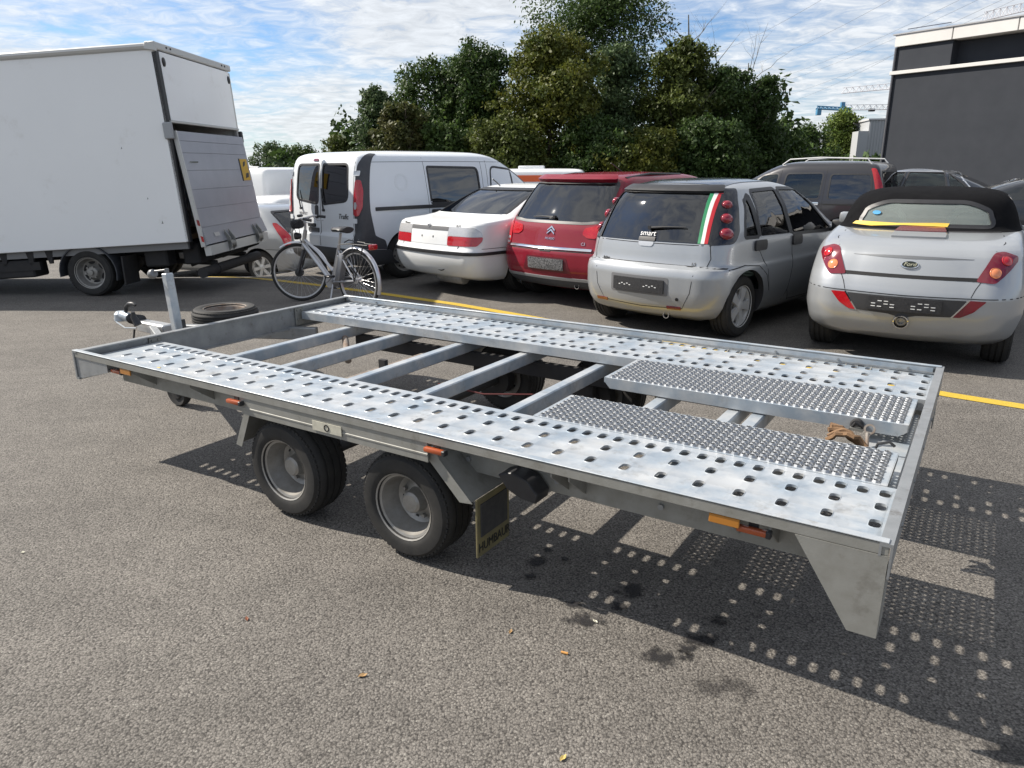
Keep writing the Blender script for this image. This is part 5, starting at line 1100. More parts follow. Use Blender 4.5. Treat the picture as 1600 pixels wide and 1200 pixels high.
    mb = MB(); mb.lathe([(0, -.05), (.03, -.04), (.042, 0), (.042, .03), (.0, .035)], R2 @ Matrix.Translation((.07, 0, -.20)) @ Matrix.Rotation(rad(90), 4, 'Y'), 16); mb.build('headlamp', blackp, B)
    mb = MB(); mb.box(R2 @ Vector((.06, 0, -.06)), (.11, .20, .10), Matrix.Rotation(steer, 3, 'Z'), .02); mb.build('handlebar_bag', mat('bag_black', (.02, .02, .022), .8), B)
    mb = MB(); mb.tube([st, st + Vector((-.045, 0, .14))], .014, 10); mb.build('seat_post', alu, B)
    mb = MB(); n = 12; vs = []; fs = []
    for i in range(n + 1):
        t = i / n; x = -.14 + .28 * t; w = .095 * (1 - t) ** .6 * min(1, .55 + t * 4) + .022; z = .035 * (1 - abs(t - .35))
        for k in range(10): a = 2 * math.pi * k / 10; vs.append((st.x - .045 + x, w * math.cos(a), st.z + .165 + z * .6 + (.026 + .01 * (1 - t)) * math.sin(a)))
    for i in range(n):
        for k in range(10): fs.append((i * 10 + k, i * 10 + (k + 1) % 10, i * 10 + 10 + (k + 1) % 10, i * 10 + 10 + k))
    fs += [tuple(range(10)), tuple(range(n * 10, n * 10 + 10))]; mb.add(vs, fs); mb.build('saddle', blackp, B)
    mb = MB(); mb.box((.285, 0, .47), (.075, .085, .34), Matrix.Rotation(rad(-20), 3, 'Y'), .012, 2); mb.build('battery', mat('battery_grey', (.30, .30, .31), .4, .5), B); mb = MB(); mb.box((.345, 0, .49), (.03, .07, .26), Matrix.Rotation(rad(-20), 3, 'Y'), .008); mb.build('battery_rail', mat('pale_silver', (.6, .6, .6), .3, .6), B)
    mb = MB(); mb.cyl((.47, -.05, .29), (.47, .05, .29), .065, seg=20); mb.build('crank_motor', alu, B)
    mb = MB(); mb.lathe([(.075, 0), (.085, 0), (.085, .006), (.075, .006)], Matrix.Translation((.47, -.07, .29)) @ Matrix.Rotation(rad(90), 4, 'X'), 24, closed=True); mb.bar((.47, -.085, .29), (.60, -.085, .20), .02, .012, .002); mb.bar((.47, .085, .29), (.34, .085, .38), .02, .012, .002); mb.build('crank', alu, B)
    for p in ((.60, -.13, .20), (.34, .13, .38)):
        mb = MB(); mb.box(p, (.09, .09, .022), bev=.006); mb.build('pedal', blackp, B)
    mb = MB(); mb.bar((.47, -.062, .335), (.0, -.062, .385), .018, .014, .003); mb.build('chain_guard', alu, B); mb = MB(); mb.tube([(.40, .05, .27), (.36, .15, .02), (.37, .16, .008)], .010, 8); mb.build('kickstand', alu, B)
    mb = MB()
    for y in (-.06, .06): mb.tube([(.22, y, .74), (.05, y, .755), (-.26, y, .755)], .006, 6); mb.tube([(-.02, y, .755), (0, y * 1.1, RW)], .006, 6); mb.tube([(-.20, y, .755), (-.01, y * 1.1, RW)], .006, 6)
    for x in (.1, -.05, -.2, -.26): mb.tube([(x, -.06, .755), (x, .06, .755)], .005, 6)
    mb.tube([(.20, 0, .76), (.12, 0, .79), (.0, 0, .78), (-.16, 0, .775)], .006, 6); mb.build('luggage_rack', blackp, B)
    mb = MB(); mb.box((-.285, 0, .735), (.03, .11, .06), bev=.012, seg=2); mb.build('rear_lamp', redl, B)
bicycle()
# ------------------------------------------------------------------ vehicles farther back
HK = [(.20, -.50, 3.1, .72), (.26, -.64, 3.2, .78), (.40, -.71, 3.3, .82), (.58, -.71, 3.32, .84), (.66, -.68, 3.28, .84), (.85, -.64, 3.0, .83), (.95, -.58, 2.6, .81), (1.05, -.48, 2.3, .77), (1.2, -.34, 2.0, .71), (1.32, -.20, 1.7, .65), (1.38, -.08, 1.5, .58), (1.41, .12, 1.25, .46), (1.425, .4, 1.0, .28)]
def hatch(name, label, x, y, hd, pm, zs=1.0, lamps=True, style='multi', dz=0, hollow=False):
    c = Car(name, label, 'car', x, y, hd, HK, pm, zs=zs, rr=.22, br=.09, dz=dz)
    c.window('rear_window', 'rear', roundpoly([(-.60, .93 * zs), (.60, .93 * zs), (.54, 1.30 * zs), (-.54, 1.30 * zs)], .06, 3), G_MID); c.window('side_window', 'side', roundpoly([(.0, .95 * zs), (.85, .93 * zs), (.82, 1.29 * zs), (.25, 1.28 * zs)], .06, 3), G_MID, True); c.window('side_window', 'side', roundpoly([(.93, .93 * zs), (2.05, .92 * zs), (1.5, 1.28 * zs), (.9, 1.29 * zs)], .06, 3), G_MID, True); c.window('windscreen', 'front', roundpoly([(-.60, 1.0 * zs), (.60, 1.0 * zs), (.50, 1.30 * zs), (-.50, 1.30 * zs)], .05, 3), G_CLR)
    c.body((0, 2.5), .305, .19, .19, style, alloy, detail=26, hollow=hollow); c.seats([(-.35, 1.3), (.35, 1.3)], .45, .52)
    for sg in (1, -1): c.patch('tail_lamp', 'wrap', [(sg * a, b * zs) for a, b in roundpoly([(.60, .72), (.80, .72), (.82, .95), (.74, 1.12), (.66, 1.12), (.63, .92)], .03, 3)], redl, .008, -.012, step=.06)
    c.plate_on(.52 * zs); c.line('wrap', [(-1.2, .64), (0, .63), (1.2, .64)], .008); c.mirrors(1.85, .92 * zs); return c
p = pix(409, 428, dist=13.4); hatch('small_hatchback', 'silver hatchback standing between the box truck and the panel van', p.x + .25, p.y + .72, -72, silver, .98, style='six', hollow=True)
hatch('white_hatchback', 'white car with a dark rear window showing above the silver hatchback by the truck', -5.45, 16.2, 30, white_p, 1.04)
def big_van(name, label, x, y, hd, zs, band=None, wins=()):
    k = [(.22, -.75, 3.7, .88), (.35, -.92, 3.9, .95), (.7, -.93, 3.9, .97), (1.0, -.92, 3.6, .97), (1.2, -.91, 3.2, .96), (1.5, -.89, 2.7, .93), (1.68, -.86, 2.4, .90), (1.76, -.82, 2.25, .86), (1.80, -.72, 2.1, .76), (1.82, -.4, 1.8, .5), (1.825, .2, 1.4, .3)]
    c = Car(name, label, 'van', x, y, hd, k, white_p, zs=zs, rr=.12, rf=.4, br=.03)
    for a in wins: c.window('side_window', 'lside', roundpoly(a, .05, 3), G_DARK)
    c.window('windscreen', 'front', roundpoly([(-.7, 1.2 * zs), (.7, 1.2 * zs), (.62, 1.65 * zs), (-.62, 1.65 * zs)], .05, 3), G_MID)
    c.body((0, 3.2), .34, .21, .21, 'steel', steelrim, floor=.6, detail=24, hollow=False)
    if band: c.patch('colour_band', 'lside', band[0], band[1], .006, -.01); c.patch('colour_band', 'side', band[0], band[1], .006, -.01)
    for sg in (1, -1): c.patch('tail_lamp', 'wrap', [(sg * a, b) for a, b in rect(.86, .95, .95, 1.35, .02)], redl, .01, -.012)
    c.mirrors(3.0, 1.2, blackp, 1.3); return c
v = big_van('camper_van', 'white camper van with a roof rail seen over the cars beside the truck', -6.1, 19.0, -62, 1.14, None, [[(.1, 1.35), (1.15, 1.35), (1.15, 1.78), (.1, 1.78)], [(1.35, 1.35), (2.2, 1.35), (2.1, 1.78), (1.35, 1.78)]])
mb = MB(); mb.tube([(-.70, -.5, 2.07), (-.68, .4, 2.10), (-.66, 1.6, 2.09)], .03, 8); mb.build('roof_rail', alloy, v.root)
v = big_van('rescue_van', 'white van with an orange band along its roof edge behind the red hatchback', 1.15, 20.6, -84, 1.10, (rect(-.85, 1.68, 2.1, 1.84, .02), mat('rescue_orange', (.75, .13, .03), .5)), [[(-.2, 1.30), (.75, 1.30), (.75, 1.58), (-.2, 1.58)]])
mb = MB(); mb.box((.2, .6, 2.03), (.5, .7, .10), bev=.03, seg=2); mb.build('roof_unit', white_p, v.root)
def grey_mpv():
    k = [(.22, -.60, 3.0, .78), (.30, -.72, 3.1, .83), (.5, -.76, 3.2, .85), (.7, -.75, 3.2, .855), (.9, -.73, 3.0, .85), (1.05, -.71, 2.6, .83), (1.2, -.68, 2.3, .80), (1.4, -.62, 1.95, .755), (1.55, -.56, 1.65, .71), (1.63, -.48, 1.45, .65), (1.67, -.3, 1.25, .54), (1.69, .1, 1.0, .36), (1.695, .4, .8, .2)]
    c = Car('grey_people_carrier', 'dark grey tall car with silver roof rails behind the silver hatchback', 'car', 6.92, 15.1, -50, k, greyd_p, rr=.14, br=.06, zs=1.02)
    for pl, gm in (([(-.48, 1.02), (.30, 1.02), (.30, 1.47), (-.40, 1.47)], G_DARK), ([(.48, 1.02), (1.22, 1.02), (1.16, 1.48), (.46, 1.49)], G_MID), ([(1.38, 1.02), (2.2, 1.03), (1.62, 1.46), (1.33, 1.48)], G_MID)): c.window('side_window', 'side', roundpoly(pl, .07, 4), gm, True)
    c.window('rear_window', 'rear', roundpoly([(-.60, 1.02), (.60, 1.02), (.55, 1.52), (-.55, 1.52)], .06, 3), G_MID); c.window('windscreen', 'front', roundpoly([(-.6, 1.15), (.6, 1.15), (.52, 1.52), (-.52, 1.52)], .05, 3), G_CLR)
    c.body((0, 2.6), .315, .195, .195, 'six', alloy, detail=36); c.seats([(-.36, 1.4), (.36, 1.4), (-.36, .5), (.36, .5)], .55, .6)
    for sg in (1, -1): c.patch('tail_lamp', 'wrap', [(sg * a, b) for a, b in roundpoly([(.70, 1.02), (.86, 1.02), (.82, 1.30), (.77, 1.58), (.69, 1.58)], .03, 3)], redl, .02, -.012, step=.06); mb = MB(); mb.tube([(sg * .60, -.38, 1.64), (sg * .59, -.28, 1.76), (sg * .57, .6, 1.79), (sg * .54, 1.2, 1.76), (sg * .52, 1.35, 1.66)], .015, 10); mb.build('roof_rail', alloy, c.root)
    for sd in ('side', 'lside'): c.line(sd, [(.39, 1.6), (.40, 1.0), (.40, .35)], .008); c.line(sd, [(1.28, 1.55), (1.30, 1.0), (1.28, .3)], .008); c.patch('door_handle', sd, rect(.46, .90, .62, .95, .02), chrome, .02, -.01)
    c.patch('side_track', 'lside', rect(-.55, .90, .38, .925, .005), gap, .002, -.01); c.wiper((0, 1.06), (.30, 1.10)); c.plate_on(.60); c.mirrors(2.0, 1.0)
grey_mpv()
def saloon_dark(name, label, x, y, hd, pm, zs, hollow=True):
    k = [(.20, -.85, 3.2, .76), (.28, -.98, 3.4, .82), (.45, -1.03, 3.5, .86), (.65, -1.0, 3.5, .87), (.82, -.97, 3.2, .86), (.90, -.92, 2.7, .85), (.94, -.75, 2.4, .83), (.97, -.55, 2.25, .81), (1.1, -.22, 1.95, .75), (1.22, .1, 1.65, .69), (1.30, .38, 1.35, .62), (1.335, .6, 1.15, .5), (1.35, .8, 1.0, .3)]
    c = Car(name, label, 'car', x, y, hd, k, pm, zs=zs, rr=.2, br=.08)
    for pl in ([(-.10, 1.0), (.22, .99), (.32, 1.26), (.28, 1.26)], [(.29, .99), (1.05, .985), (.98, 1.285), (.39, 1.275)], [(1.13, .985), (2.12, .975), (1.45, 1.275), (1.06, 1.285)]): c.window('side_window', 'side', roundpoly([(a, b * zs) for a, b in pl], .03, 3), G_MID, True)
    c.window('rear_window', 'rear', roundpoly([(-.62, 1.0 * zs), (.62, 1.0 * zs), (.52, 1.27 * zs), (-.52, 1.27 * zs)], .04, 3), G_MID); c.window('windscreen', 'front', roundpoly([(-.64, 1.0 * zs), (.64, 1.0 * zs), (.52, 1.28 * zs), (-.52, 1.28 * zs)], .04, 3), G_CLR)
    c.body((0, 2.7), .32, .205, .205, 'five', alloy, detail=28, hollow=hollow); c.seats([(-.37, 1.35), (.37, 1.35), (-.37, .55), (.37, .55)], .45, .52)
    for sd in ('side', 'lside'): c.line(sd, [(-.14, .985 * zs), (.18, 1.275 * zs), (.30, 1.295 * zs), (1.0, 1.30 * zs), (1.46, 1.288 * zs), (1.75, 1.17 * zs), (2.18, .972 * zs)], .018, name='chrome_trim', m=chrome, out=.006)
    for sg in (1, -1): c.patch('tail_lamp', 'wrap', [(sg * a, b * zs) for a, b in rect(.55, .70, .95, .85, .03)], redl, .008, -.012)
    c.mirrors(1.95, .97 * zs); c.plate_on(.6); return c
saloon_dark('dark_saloon', 'dark blue saloon with chrome window trim behind the black convertible roof', 9.0, 14.9, -55, paint('midnight_paint', (.025, .032, .045), .4, .25), 1.10)
saloon_dark('black_saloon', 'black car cut off by the right edge of the picture beyond the convertible', 9.75, 12.1, -62, black_p, 1.02, False)
# ------------------------------------------------------------------ trees
LEAFS = {}
def leafmat(k):
    cols = {'dark': ((0.0294, 0.0590, 0.0160), (0.0686, 0.1121, 0.0260)), 'olive': ((0.0608, 0.0850, 0.0200), (0.1176, 0.1416, 0.0300)), 'yellow': ((0.1470, 0.1475, 0.0220), (0.0588, 0.0885, 0.0180)), 'grey': ((0.0568, 0.0944, 0.0380), (0.1078, 0.1534, 0.0620)), 'mid': ((0.0412, 0.0779, 0.0200), (0.0882, 0.1357, 0.0340)), 'lime': ((0.0980, 0.1534, 0.0300), (0.1568, 0.2006, 0.0400)), 'brown': ((0.1078, 0.1003, 0.0320), (0.0637, 0.0850, 0.0250))}
    m = mat('foliage_' + k, cols[k][0], .55, 0, col2=cols[k][1], nscale=1.1, ncontrast=1.3, island=.38, spec=.3)
    nt = m.node_tree; b = nt.nodes['Principled BSDF']
    if 'tl' not in nt.nodes:
        t = nt.nodes.new('ShaderNodeBsdfTranslucent'); t.name = 'tl'; mx = nt.nodes.new('ShaderNodeMixShader'); mx.inputs[0].default_value = .30
        src = b.inputs['Base Color'].links[0].from_socket; nt.links.new(src, t.inputs[0]); nt.links.new(b.outputs[0], mx.inputs[1]); nt.links.new(t.outputs[0], mx.inputs[2]); nt.links.new(mx.outputs[0], nt.nodes['Material Output'].inputs[0])
    return m
bark = mat('bark', (.075, .060, .045), .9, 0, col2=(.12, .10, .08), nscale=8, bump=.4, bscale=20)
palebark = mat('pale_bark', (.22, .20, .16), .9, 0, col2=(.15, .13, .10), nscale=8)
def leaves(rng, lobes, n, size):
    """leaf sprays: small bent quads spread through the lobes, denser towards the skin"""
    L0 = np.array(lobes); k = 9; d = rng.normal(size=(len(L0) * k, 3)); d /= np.linalg.norm(d, axis=1)[:, None]; big = np.repeat(L0, k, axis=0); f = rng.uniform(.24, .52, len(big))[:, None]
    sub = np.concatenate([big[:, :3] + d * big[:, 3:6] * rng.uniform(.55, 1.05, len(big))[:, None], big[:, 3:6] * f * np.array([1, 1, .75])], axis=1)
    Lx = np.concatenate([sub, L0 * np.array([1, 1, 1, .8, .8, .8])]); vol = (Lx[:, 3] * Lx[:, 4] * Lx[:, 5]) ** .7; pick = rng.choice(len(Lx), n, p=vol / vol.sum()); Lb = Lx[pick]
    d = rng.normal(size=(n, 3)); d /= np.linalg.norm(d, axis=1)[:, None]; r = rng.uniform(0.2, 1.0, n) ** .5 * rng.uniform(.8, 1.2, n)
    c = Lb[:, :3] + d * Lb[:, 3:6] * r[:, None]
    c += rng.normal(size=(n, 3)) * .06
    nrm = d + rng.normal(size=(n, 3)) * .75; nrm[:, 2] += .25; nrm /= np.linalg.norm(nrm, axis=1)[:, None]
    t = np.cross(nrm, rng.normal(size=(n, 3))); t /= np.linalg.norm(t, axis=1)[:, None]; b = np.cross(nrm, t); s = size * rng.uniform(.5, 1.35, n)[:, None]
    V = np.empty((n, 4, 3)); V[:, 0] = c - t * s; V[:, 1] = c + b * s * .55 - nrm * s * .2; V[:, 2] = c + t * s * 1.1; V[:, 3] = c - b * s * .55 - nrm * s * .15
    return V.reshape(-1, 3)
def quadmesh(name, V, m, parent):
    n = len(V) // 4; me = bpy.data.meshes.new(name); me.vertices.add(len(V)); me.vertices.foreach_set('co', V.astype(np.float32).ravel()); me.loops.add(4 * n); me.loops.foreach_set('vertex_index', np.arange(4 * n, dtype=np.int32)); me.polygons.add(n); me.polygons.foreach_set('loop_start', np.arange(0, 4 * n, 4, dtype=np.int32)); me.update(calc_edges=True); me.validate()
    return link(name, me, m, parent, 0)
def limbs(mb, rng, base, top, r, k, spread, depth=2):
    """trunk with limbs that fork"""
    base = np.array(base, float); top = np.array(top, float); ax = top - base; pts = [base + ax * t + rng.normal(size=3) * .10 * np.linalg.norm(ax) * t * (1 - t) * .6 for t in np.linspace(0, 1, 7)]
    mb.tube([tuple(p) for p in pts], [r * (1 - .82 * t) for t in np.linspace(0, 1, 7)], 7)
    if depth == 0: return
    for i in range(k):
        t = rng.uniform(.3, .95); o = pts[int(t * 6)]; a = rng.uniform(0, 2 * math.pi); L_ = np.linalg.norm(ax) * rng.uniform(.22, .5) * spread
        limbs(mb, rng, o, o + np.array([math.cos(a) * L_, math.sin(a) * L_, L_ * rng.uniform(.5, 1.4)]), r * (1 - .75 * t) * .55, max(2, k // 2), spread, depth - 1)
def tree(name, label, px, d, top, halfw, kind, n, seed, bottom=None, size=.20, bare=False, loose=1.0, group='trees behind the parked cars', bk=None):
    rng = np.random.default_rng(seed); p = pix(px, 200, dist=d); zt = pix(px, top, dist=d).z; gz = ground_z(p.x, p.y)
    W = halfw * d / 1144.0 * 1.22; n = int(n * 4.2); size = size * .52; t = thing(name, label, 'tree', (p.x, p.y, gz), 0, group); H = zt - gz
    mb = MB(); limbs(mb, rng, (0, 0, 0), (rng.normal() * .2, 0, H * (.97 if bare else .86)), .035 * H ** .8 * .6 + .04, 9 if bare else 6, .8 if bare else .6, 3 if bare else 2); mb.build('trunk', bk or bark, t, clean=False, flip=False)
    if bare and n == 0: return t
    lobes = []; zb = H * .05 if bottom is None else bottom
    m = int(22 + 1.6 * H)
    for i in range(m):
        f = rng.uniform(0, 1); z = zb + (H - zb) * f; prof = (math.sin(math.pi * min(1, (f * .80 + .20))) ** .55) if loose <= 1 else math.sin(math.pi * (f * .75 + .2)) ** .7
        a = rng.uniform(0, 2 * math.pi); rr = W * prof * rng.uniform(.15, .80); q = W * rng.uniform(.26, .46) * (.75 + .4 * prof); lobes.append((math.cos(a) * rr, math.sin(a) * rr * .8, min(z, H - q * .8), q, q, q * rng.uniform(.7, 1.15)))
    lobes += [(0, 0, H - W * .28, W * .34, W * .34, W * .30), (-W * .4, 0, H * .82, W * .3, W * .3, W * .35), (W * .4, 0, H * .84, W * .3, W * .3, W * .35), (0, 0, H * .62, W * .6, W * .5, H * .2), (0, 0, H * .35, W * .7, W * .6, H * .25)]; quadmesh('crown', leaves(rng, lobes, n, size), leafmat(kind), t); return t
TREES = [
 ('broadleaf_tree', 'slim loose tree rising beside the brown bush at the left of the wood', 588, 46, 137, 36, 'grey', 4200, 1, {}),
 ('broadleaf_tree', 'rounded brownish tree over the panel van roof', 632, 43, 160, 44, 'brown', 5200, 2, {}),
 ('broadleaf_tree', 'dark green tree between the brownish tree and the taller dark tree', 672, 48, 90, 55, 'mid', 6800, 3, {}),
 ('broadleaf_tree', 'tall dark tree left of the yellowing tree', 752, 47, 60, 62, 'dark', 8200, 4, {}),
 ('broadleaf_tree', 'large yellowing tree in the middle of the wood', 862, 44, 46, 80, 'yellow', 11500, 5, {}),
 ('broadleaf_tree', 'grey green tree right of the yellowing tree', 968, 46, 66, 56, 'grey', 7500, 6, {}),
 ('broadleaf_tree', 'vine covered dark tree with bare stems above it', 1058, 45, 56, 56, 'olive', 7800, 7, {}),
 ('broadleaf_tree', 'green tree between the vine covered tree and the right end of the wood', 1128, 46, 102, 52, 'mid', 6800, 8, {}),
 ('broadleaf_tree', 'dark tree at the right end of the wood', 1190, 47, 118, 42, 'dark', 6000, 9, {}),
 ('broadleaf_tree', 'low yellowing tree at the foot of the wood in front of the tall trees', 1012, 41, 205, 52, 'yellow', 3800, 10, {}),
 ('broadleaf_tree', 'low dark tree behind the red hatchback roof', 930, 42, 180, 60, 'dark', 5200, 11, {}),
 ('broadleaf_tree', 'low olive tree behind the panel van windscreen', 780, 42, 185, 62, 'olive', 5200, 12, {}),
 ('broadleaf_tree', 'low dark tree above the van side window', 705, 43, 195, 52, 'mid', 4200, 13, {}),
 ('broadleaf_tree', 'low dark tree behind the silver hatchback roof', 1105, 42, 190, 58, 'dark', 5000, 14, {}),
 ('broadleaf_tree', 'small tree left of the slim loose tree', 528, 52, 212, 36, 'olive', 2600, 15, {}),
 ('broadleaf_tree', 'pale far tree right behind the truck lift', 418, 60, 224, 30, 'grey', 2200, 16, {}),
 ('broadleaf_tree', 'far tree between the pale tree and the panel van', 468, 61, 228, 34, 'mid', 2400, 17, {}),
 ('broadleaf_tree', 'bright green tree under the blue crane', 1318, 62, 174, 34, 'lime', 3600, 18, {}),
 ('broadleaf_tree', 'low green tree left of the bright tree under the crane', 1265, 58, 198, 40, 'mid', 3400, 19, {}),
 ('broadleaf_tree', 'low dark tree over the grey people carrier', 1222, 52, 205, 40, 'dark', 3200, 20, {}),
]
for (nm, lb, px, d, top, hw, kind, n, seed, kw) in TREES: tree(nm, lb, px, d, top, hw, kind, n, seed, **kw)
tree('tall_tree', 'tallest tree with spreading limbs reaching out of the top of the picture', 938, 50, -45, 88, 'mid', 7000, 31, bottom=7.0, size=.18, loose=1.2)
tree('bare_tree', 'leafless twiggy tree above the vine covered tree', 1072, 47, 14, 40, 'grey', 0, 41, bare=True, bk=palebark)
tree('bare_tree', 'leafless twiggy tree above the right end of the wood', 1160, 48, 92, 36, 'grey', 0, 42, bare=True, bk=palebark)
def undergrowth():
    rng = np.random.default_rng(77); lobes = []
    for i in range(150):
        px = rng.uniform(380, 1400); d = rng.uniform(50, 58); p = pix(px, 250, dist=d); h_ = rng.uniform(1.5, 6.5) * (1 if 560 < px < 1220 else .45); lobes.append((p.x, p.y, h_ * .5 - .5, rng.uniform(1.5, 2.6), 1.2, h_ * .6))
    o = quadmesh('undergrowth', leaves(rng, lobes, 42000, .26), leafmat('dark'), None); o['kind'] = 'stuff'; o['label'] = 'dense dark undergrowth filling the foot of the wood'; o['category'] = 'undergrowth'
undergrowth()
# ------------------------------------------------------------------ buildings
def hall():
    A = Vector((16.45, 34.0)); u = Vector((2.65, -4.1)).normalized(); w = Vector((-u.y, u.x)); ang = math.atan2(u.y, u.x)
    T = thing('dark_hall', 'dark grey rendered hall with white roof edge at the right', 'building', (A.x, A.y, 0), ang); Lh, Dp = 26.0, 14.0
    wallm = mat('dark_render', (.022, .026, .034), .85, 0, col2=(.030, .034, .043), nscale=1.5, bump=.15, bscale=40); whitem = mat('white_fascia', (.68, .66, .63), .6, 0, col2=(.60, .585, .56), nscale=1.0)
    # local: x along the wall towards the viewer, y away behind the wall
    mb = MB(); mb.box((Lh / 2, Dp / 2 + .0, 2.62), (Lh, Dp, 5.24)); mb.build('lower_wall', wallm, T)
    mb = MB(); mb.box((1.2, .15 + Dp / 2 - .15, 5.82), (2.4, Dp, .98)); mb.box((Lh / 2 + 1.2, Dp / 2 + .25, 5.82), (Lh - 2.4, Dp - .5, .96)); mb.build('upper_wall', wallm, T)
    mb = MB(); mb.box((Lh / 2, -.06, 5.30), (Lh + .1, .14, .14), bev=.01); mb.build('string_course', whitem, T)
    x = 0.0; i = 0
    while x < Lh:
        mb = MB(); mb.box((x + 1.19, Dp / 2 - .03, 6.56), (2.36, Dp + .16, .46), bev=.01); mb.build('fascia_panel', whitem, T); x += 2.4
    mb = MB(); mb.box((Lh / 2, Dp / 2, 6.82), (Lh + .2, Dp + .3, .05)); mb.build('roof_edge', mat('edge_grey', (.35, .35, .36), .5, .3), T)
    mb = MB(); mb.cyl((.06, -.05, .0), (.06, -.05, 6.3), .05, seg=10); mb.build('downpipe', mat('zinc_pipe', (.12, .12, .13), .5, .4), T)
    mb = MB()
    for k in range(7): mb.bar((.3 + k * .25, .4, 6.84), (.3 + k * .25, .4, 7.05), .03, .03)
    mb.bar((.2, .4, 7.05), (2.0, .4, 7.05), .03, .03); mb.build('roof_guard', mat('dark_rail', (.05, .06, .09), .5), T)
hall()
def shed():
    p = pix(1350, 262, dist=58); zt = pix(1350, 188, dist=58).z; T = thing('grey_shed', 'small pale grey corrugated building left of the dark hall', 'building', (p.x, p.y, 0), rad(-12)); m = mat('pale_cladding', (.42, .43, .44), .6, .1); W = 6.0
    mb = MB(); mb.box((W / 2, 2.5, zt / 2), (W, 5, zt)); mb.build('wall', m, T)
    for k in range(30):
        mb = MB(); mb.box((.1 + k * .2, -.02, zt / 2), (.08, .04, zt - .1)); mb.build('cladding_rib', m, T)
    mb = MB(); mb.box((W / 2, 2.5, zt + .06), (W + .2, 5.2, .12)); mb.build('roof', mat('pale_roof', (.5, .5, .5), .6), T); mb = MB(); mb.box((-.35, 1.0, zt * .42), (.7, 2, zt * .84)); mb.build('annex', m, T)
shed()
# ------------------------------------------------------------------ cranes and power lines far away
def lattice(T, name, m, p0, p1, w, hgt, n, r):
    p0 = Vector(p0); p1 = Vector(p1); d = (p1 - p0); mb = MB(); side = d.cross(Vector((0, 0, 1))).normalized() * w / 2; up = Vector((0, 0, hgt))
    ch = [(-side, Vector()), (side, Vector()), (Vector(), up)]
    for s, q in ch: mb.cyl(p0 + s + q, p1 + s + q, r, seg=5)
    for i in range(n):
        a = p0 + d * (i / n); b = p0 + d * ((i + .5) / n); c = p0 + d * ((i + 1) / n)
        for s in (-side, side): mb.cyl(a + s, b + up, r * .7, seg=4); mb.cyl(b + up, c + s, r * .7, seg=4)
        mb.cyl(a - side, c + side, r * .6, seg=4)
    mb.build(name, m, T, clean=False)
def cranes():
    blue = mat('crane_blue', (.07, .22, .36), .5); pale = mat('crane_pale', (.72, .74, .76), .6); hazed_rosy = mat('crane_rosy_hazed', (.74, .71, .72), .6)  # the rosy colour is paled to paint distance haze into the far jibs
    D = 210; a = pix(1276, 170, dist=D); mast = pix(1314, 172, dist=D); b = pix(1470, 170, dist=D)
    T = thing('tower_crane', 'tower crane with blue counter jib left of the dark hall', 'crane', (mast.x, mast.y, 0)); o = Vector((mast.x, mast.y, 0))
    lattice(T, 'counter_jib', blue, a - o, mast - o, 1.2, .7, 6, .16); lattice(T, 'jib', pale, mast - o, b - o, 1.2, 1.3, 16, .09); lattice(T, 'mast', blue, Vector((0, 0, 0)), Vector((.01, 0, mast.z)), 1.4, .1, 8, .14)
    mb = MB(); q = a - o; mb.box((q.x + .6, q.y, q.z - .9), (1.2, 1.2, 1.5), bev=.1); mb.build('counterweight', blue, T); mb = MB(); mb.box((1.0, -.8, mast.z - .6), (2.2, 1.6, 2.4), bev=.15); mb.build('cab', blue, T); mb = MB(); mb.box((.3, 0, mast.z + 1.2), (1.0, .9, 1.6)); mb.build('tower_head', blue, T)
    mb = MB(); q = pix(1362, 172, dist=D) - o; mb.box(q, (1.4, 1.0, .7)); mb.build('trolley', underm, T)
    D = 260; a = pix(1316, 146, dist=D); b = pix(1480, 131, dist=D); T = thing('far_crane_jib', 'pale pinkish crane jib above the blue crane', 'crane', (b.x, b.y, 0)); o = Vector((b.x, b.y, 0)); lattice(T, 'jib', hazed_rosy, a - o, b - o, 1.4, 1.7, 16, .08); lattice(T, 'mast', hazed_rosy, Vector((0, 0, 0)), Vector((.01, 0, b.z)), 1.6, .1, 10, .12)
    D = 120; a = pix(1535, 33, dist=D); b = pix(1640, 8, dist=D); T = thing('roof_crane_jib', 'pale crane jib showing over the roof edge of the dark hall', 'crane', (b.x, b.y, 0)); o = Vector((b.x, b.y, 0)); lattice(T, 'jib', hazed_rosy, a - o, b - o, 1.0, 1.2, 10, .05); lattice(T, 'mast', hazed_rosy, Vector((0, 0, 0)), Vector((.01, 0, b.z)), 1.2, .1, 10, .09)
cranes()
def wires():
    wm = mat('wire', (.16, .17, .19), .6)
    for i, (u0, v0, u1, v1, lb) in enumerate(((1085, 92, 1300, -10, 'topmost overhead power line'), (1150, 108, 1400, -5, 'second overhead power line from the top left'), (1180, 132, 1505, -3, 'third overhead power line, ending near the hall roof'), (1190, 137, 1540, -6, 'fourth overhead power line, just under the third'), (1200, 158, 1610, -12, 'fifth overhead power line, passing above the hall corner'), (1215, 165, 1480, 40, 'lowest overhead power line, ending behind the hall'))):
        a = pix(u0, v0, dist=190); b = pix(u1, v1, dist=95); pts = []
        for k in range(17): t = k / 16; q = a.lerp(b, t); q.z -= 1.0 * 4 * t * (1 - t); pts.append(q)
        e = (b - a) * .8 + b; pts.append(e); mb = MB(); mb.tube(pts, .018, 5); tag(mb.build('power_line', wm, None), lb, 'power line', 'overhead power lines')
wires()
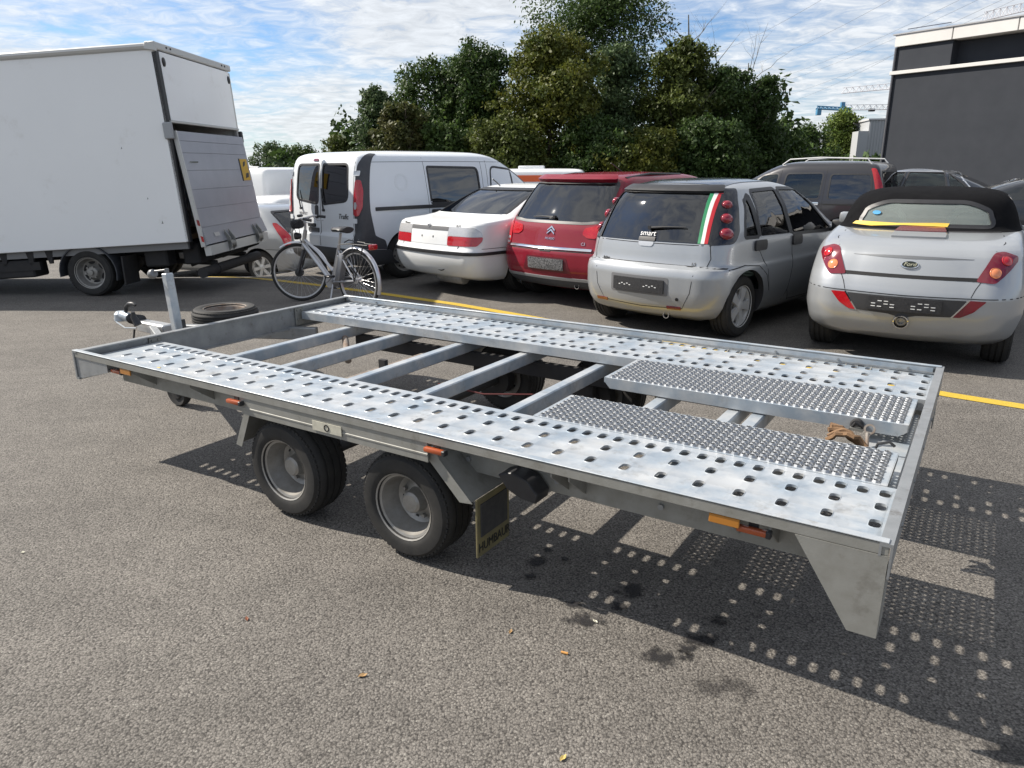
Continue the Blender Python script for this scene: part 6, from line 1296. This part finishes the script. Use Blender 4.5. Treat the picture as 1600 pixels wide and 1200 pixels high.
# ------------------------------------------------------------------ litter on the asphalt
def litter():
    tan = mat('dry_leaf', (.42, .27, .12), .8, col2=(.30, .17, .07), nscale=60); butt = mat('filter_paper', (.55, .27, .07), .7); rnd = random.Random(9)
    def leaf(u, v, s, m, lb, rz):
        p = pix(u, v); bm = MB(); pts = [(-1, 0, .0), (-.5, .4, .25), (.1, .5, .3), (.6, .3, .15), (1, .05, .35), (.5, -.3, .1), (-.1, -.45, .2), (-.6, -.3, .3)]
        vs = [(x * s, y * s, z * s + .003) for x, y, z in pts] + [(0, 0, .003)]; n = len(pts); bm.add(vs, [(i, (i + 1) % n, n) for i in range(n)] ); o = bm.build('dry_leaf', m, None, 0); o.location = (p.x, p.y, 0); o.rotation_euler = (0, 0, rz)
        md = o.modifiers.new('t', 'SOLIDIFY'); md.thickness = .0008; tag(o, lb, 'leaf', 'dry leaves on the asphalt')
    leaf(567, 1057, .016, tan, 'curled tan leaf scrap on the asphalt at the lower middle left', .3); leaf(798, 988, .012, tan, 'tan leaf scrap on the asphalt left of the oil stains', 1.2); leaf(880, 1186, .014, mat('yellow_leaf', (.55, .42, .14), .8), 'yellowish leaf at the very bottom of the picture', .8); leaf(386, 968, .013, mat('brown_leaf', (.22, .08, .04), .8), 'reddish brown leaf scrap below the trailer wheels', 2.0); leaf(36, 864, .010, mat('pale_leaf', (.62, .60, .48), .8), 'pale scrap on the asphalt at the left edge', .1); leaf(930, 972, .012, mat('pale_leaf', (.6, .6, .5), .8), 'pale sliver lying on an oil stain', 2.2)
    p = pix(883, 1022); mb = MB(); mb.cyl((-.014, 0, .0048), (.010, 0, .0048), .0042, seg=10); o = mb.build('cigarette_butt', butt, None); o.location = (p.x, p.y, 0); o.rotation_euler = (0, 0, -.4); tag(o, 'orange cigarette butt on the asphalt in front of the oil stains', 'cigarette butt')
    p = in_trailer(.62, .11, DECK + .002); mb = MB(); mb.prism([(-.012, -.02), (.014, -.012), (.01, .016), (-.008, .02)], Matrix.Identity(4), .0015); o = mb.build('dry_leaf', MATS['yellow_leaf'], None, 0); o.location = p; tag(o, 'small yellow leaf lying on the near deck plank of the trailer', 'leaf')
litter()
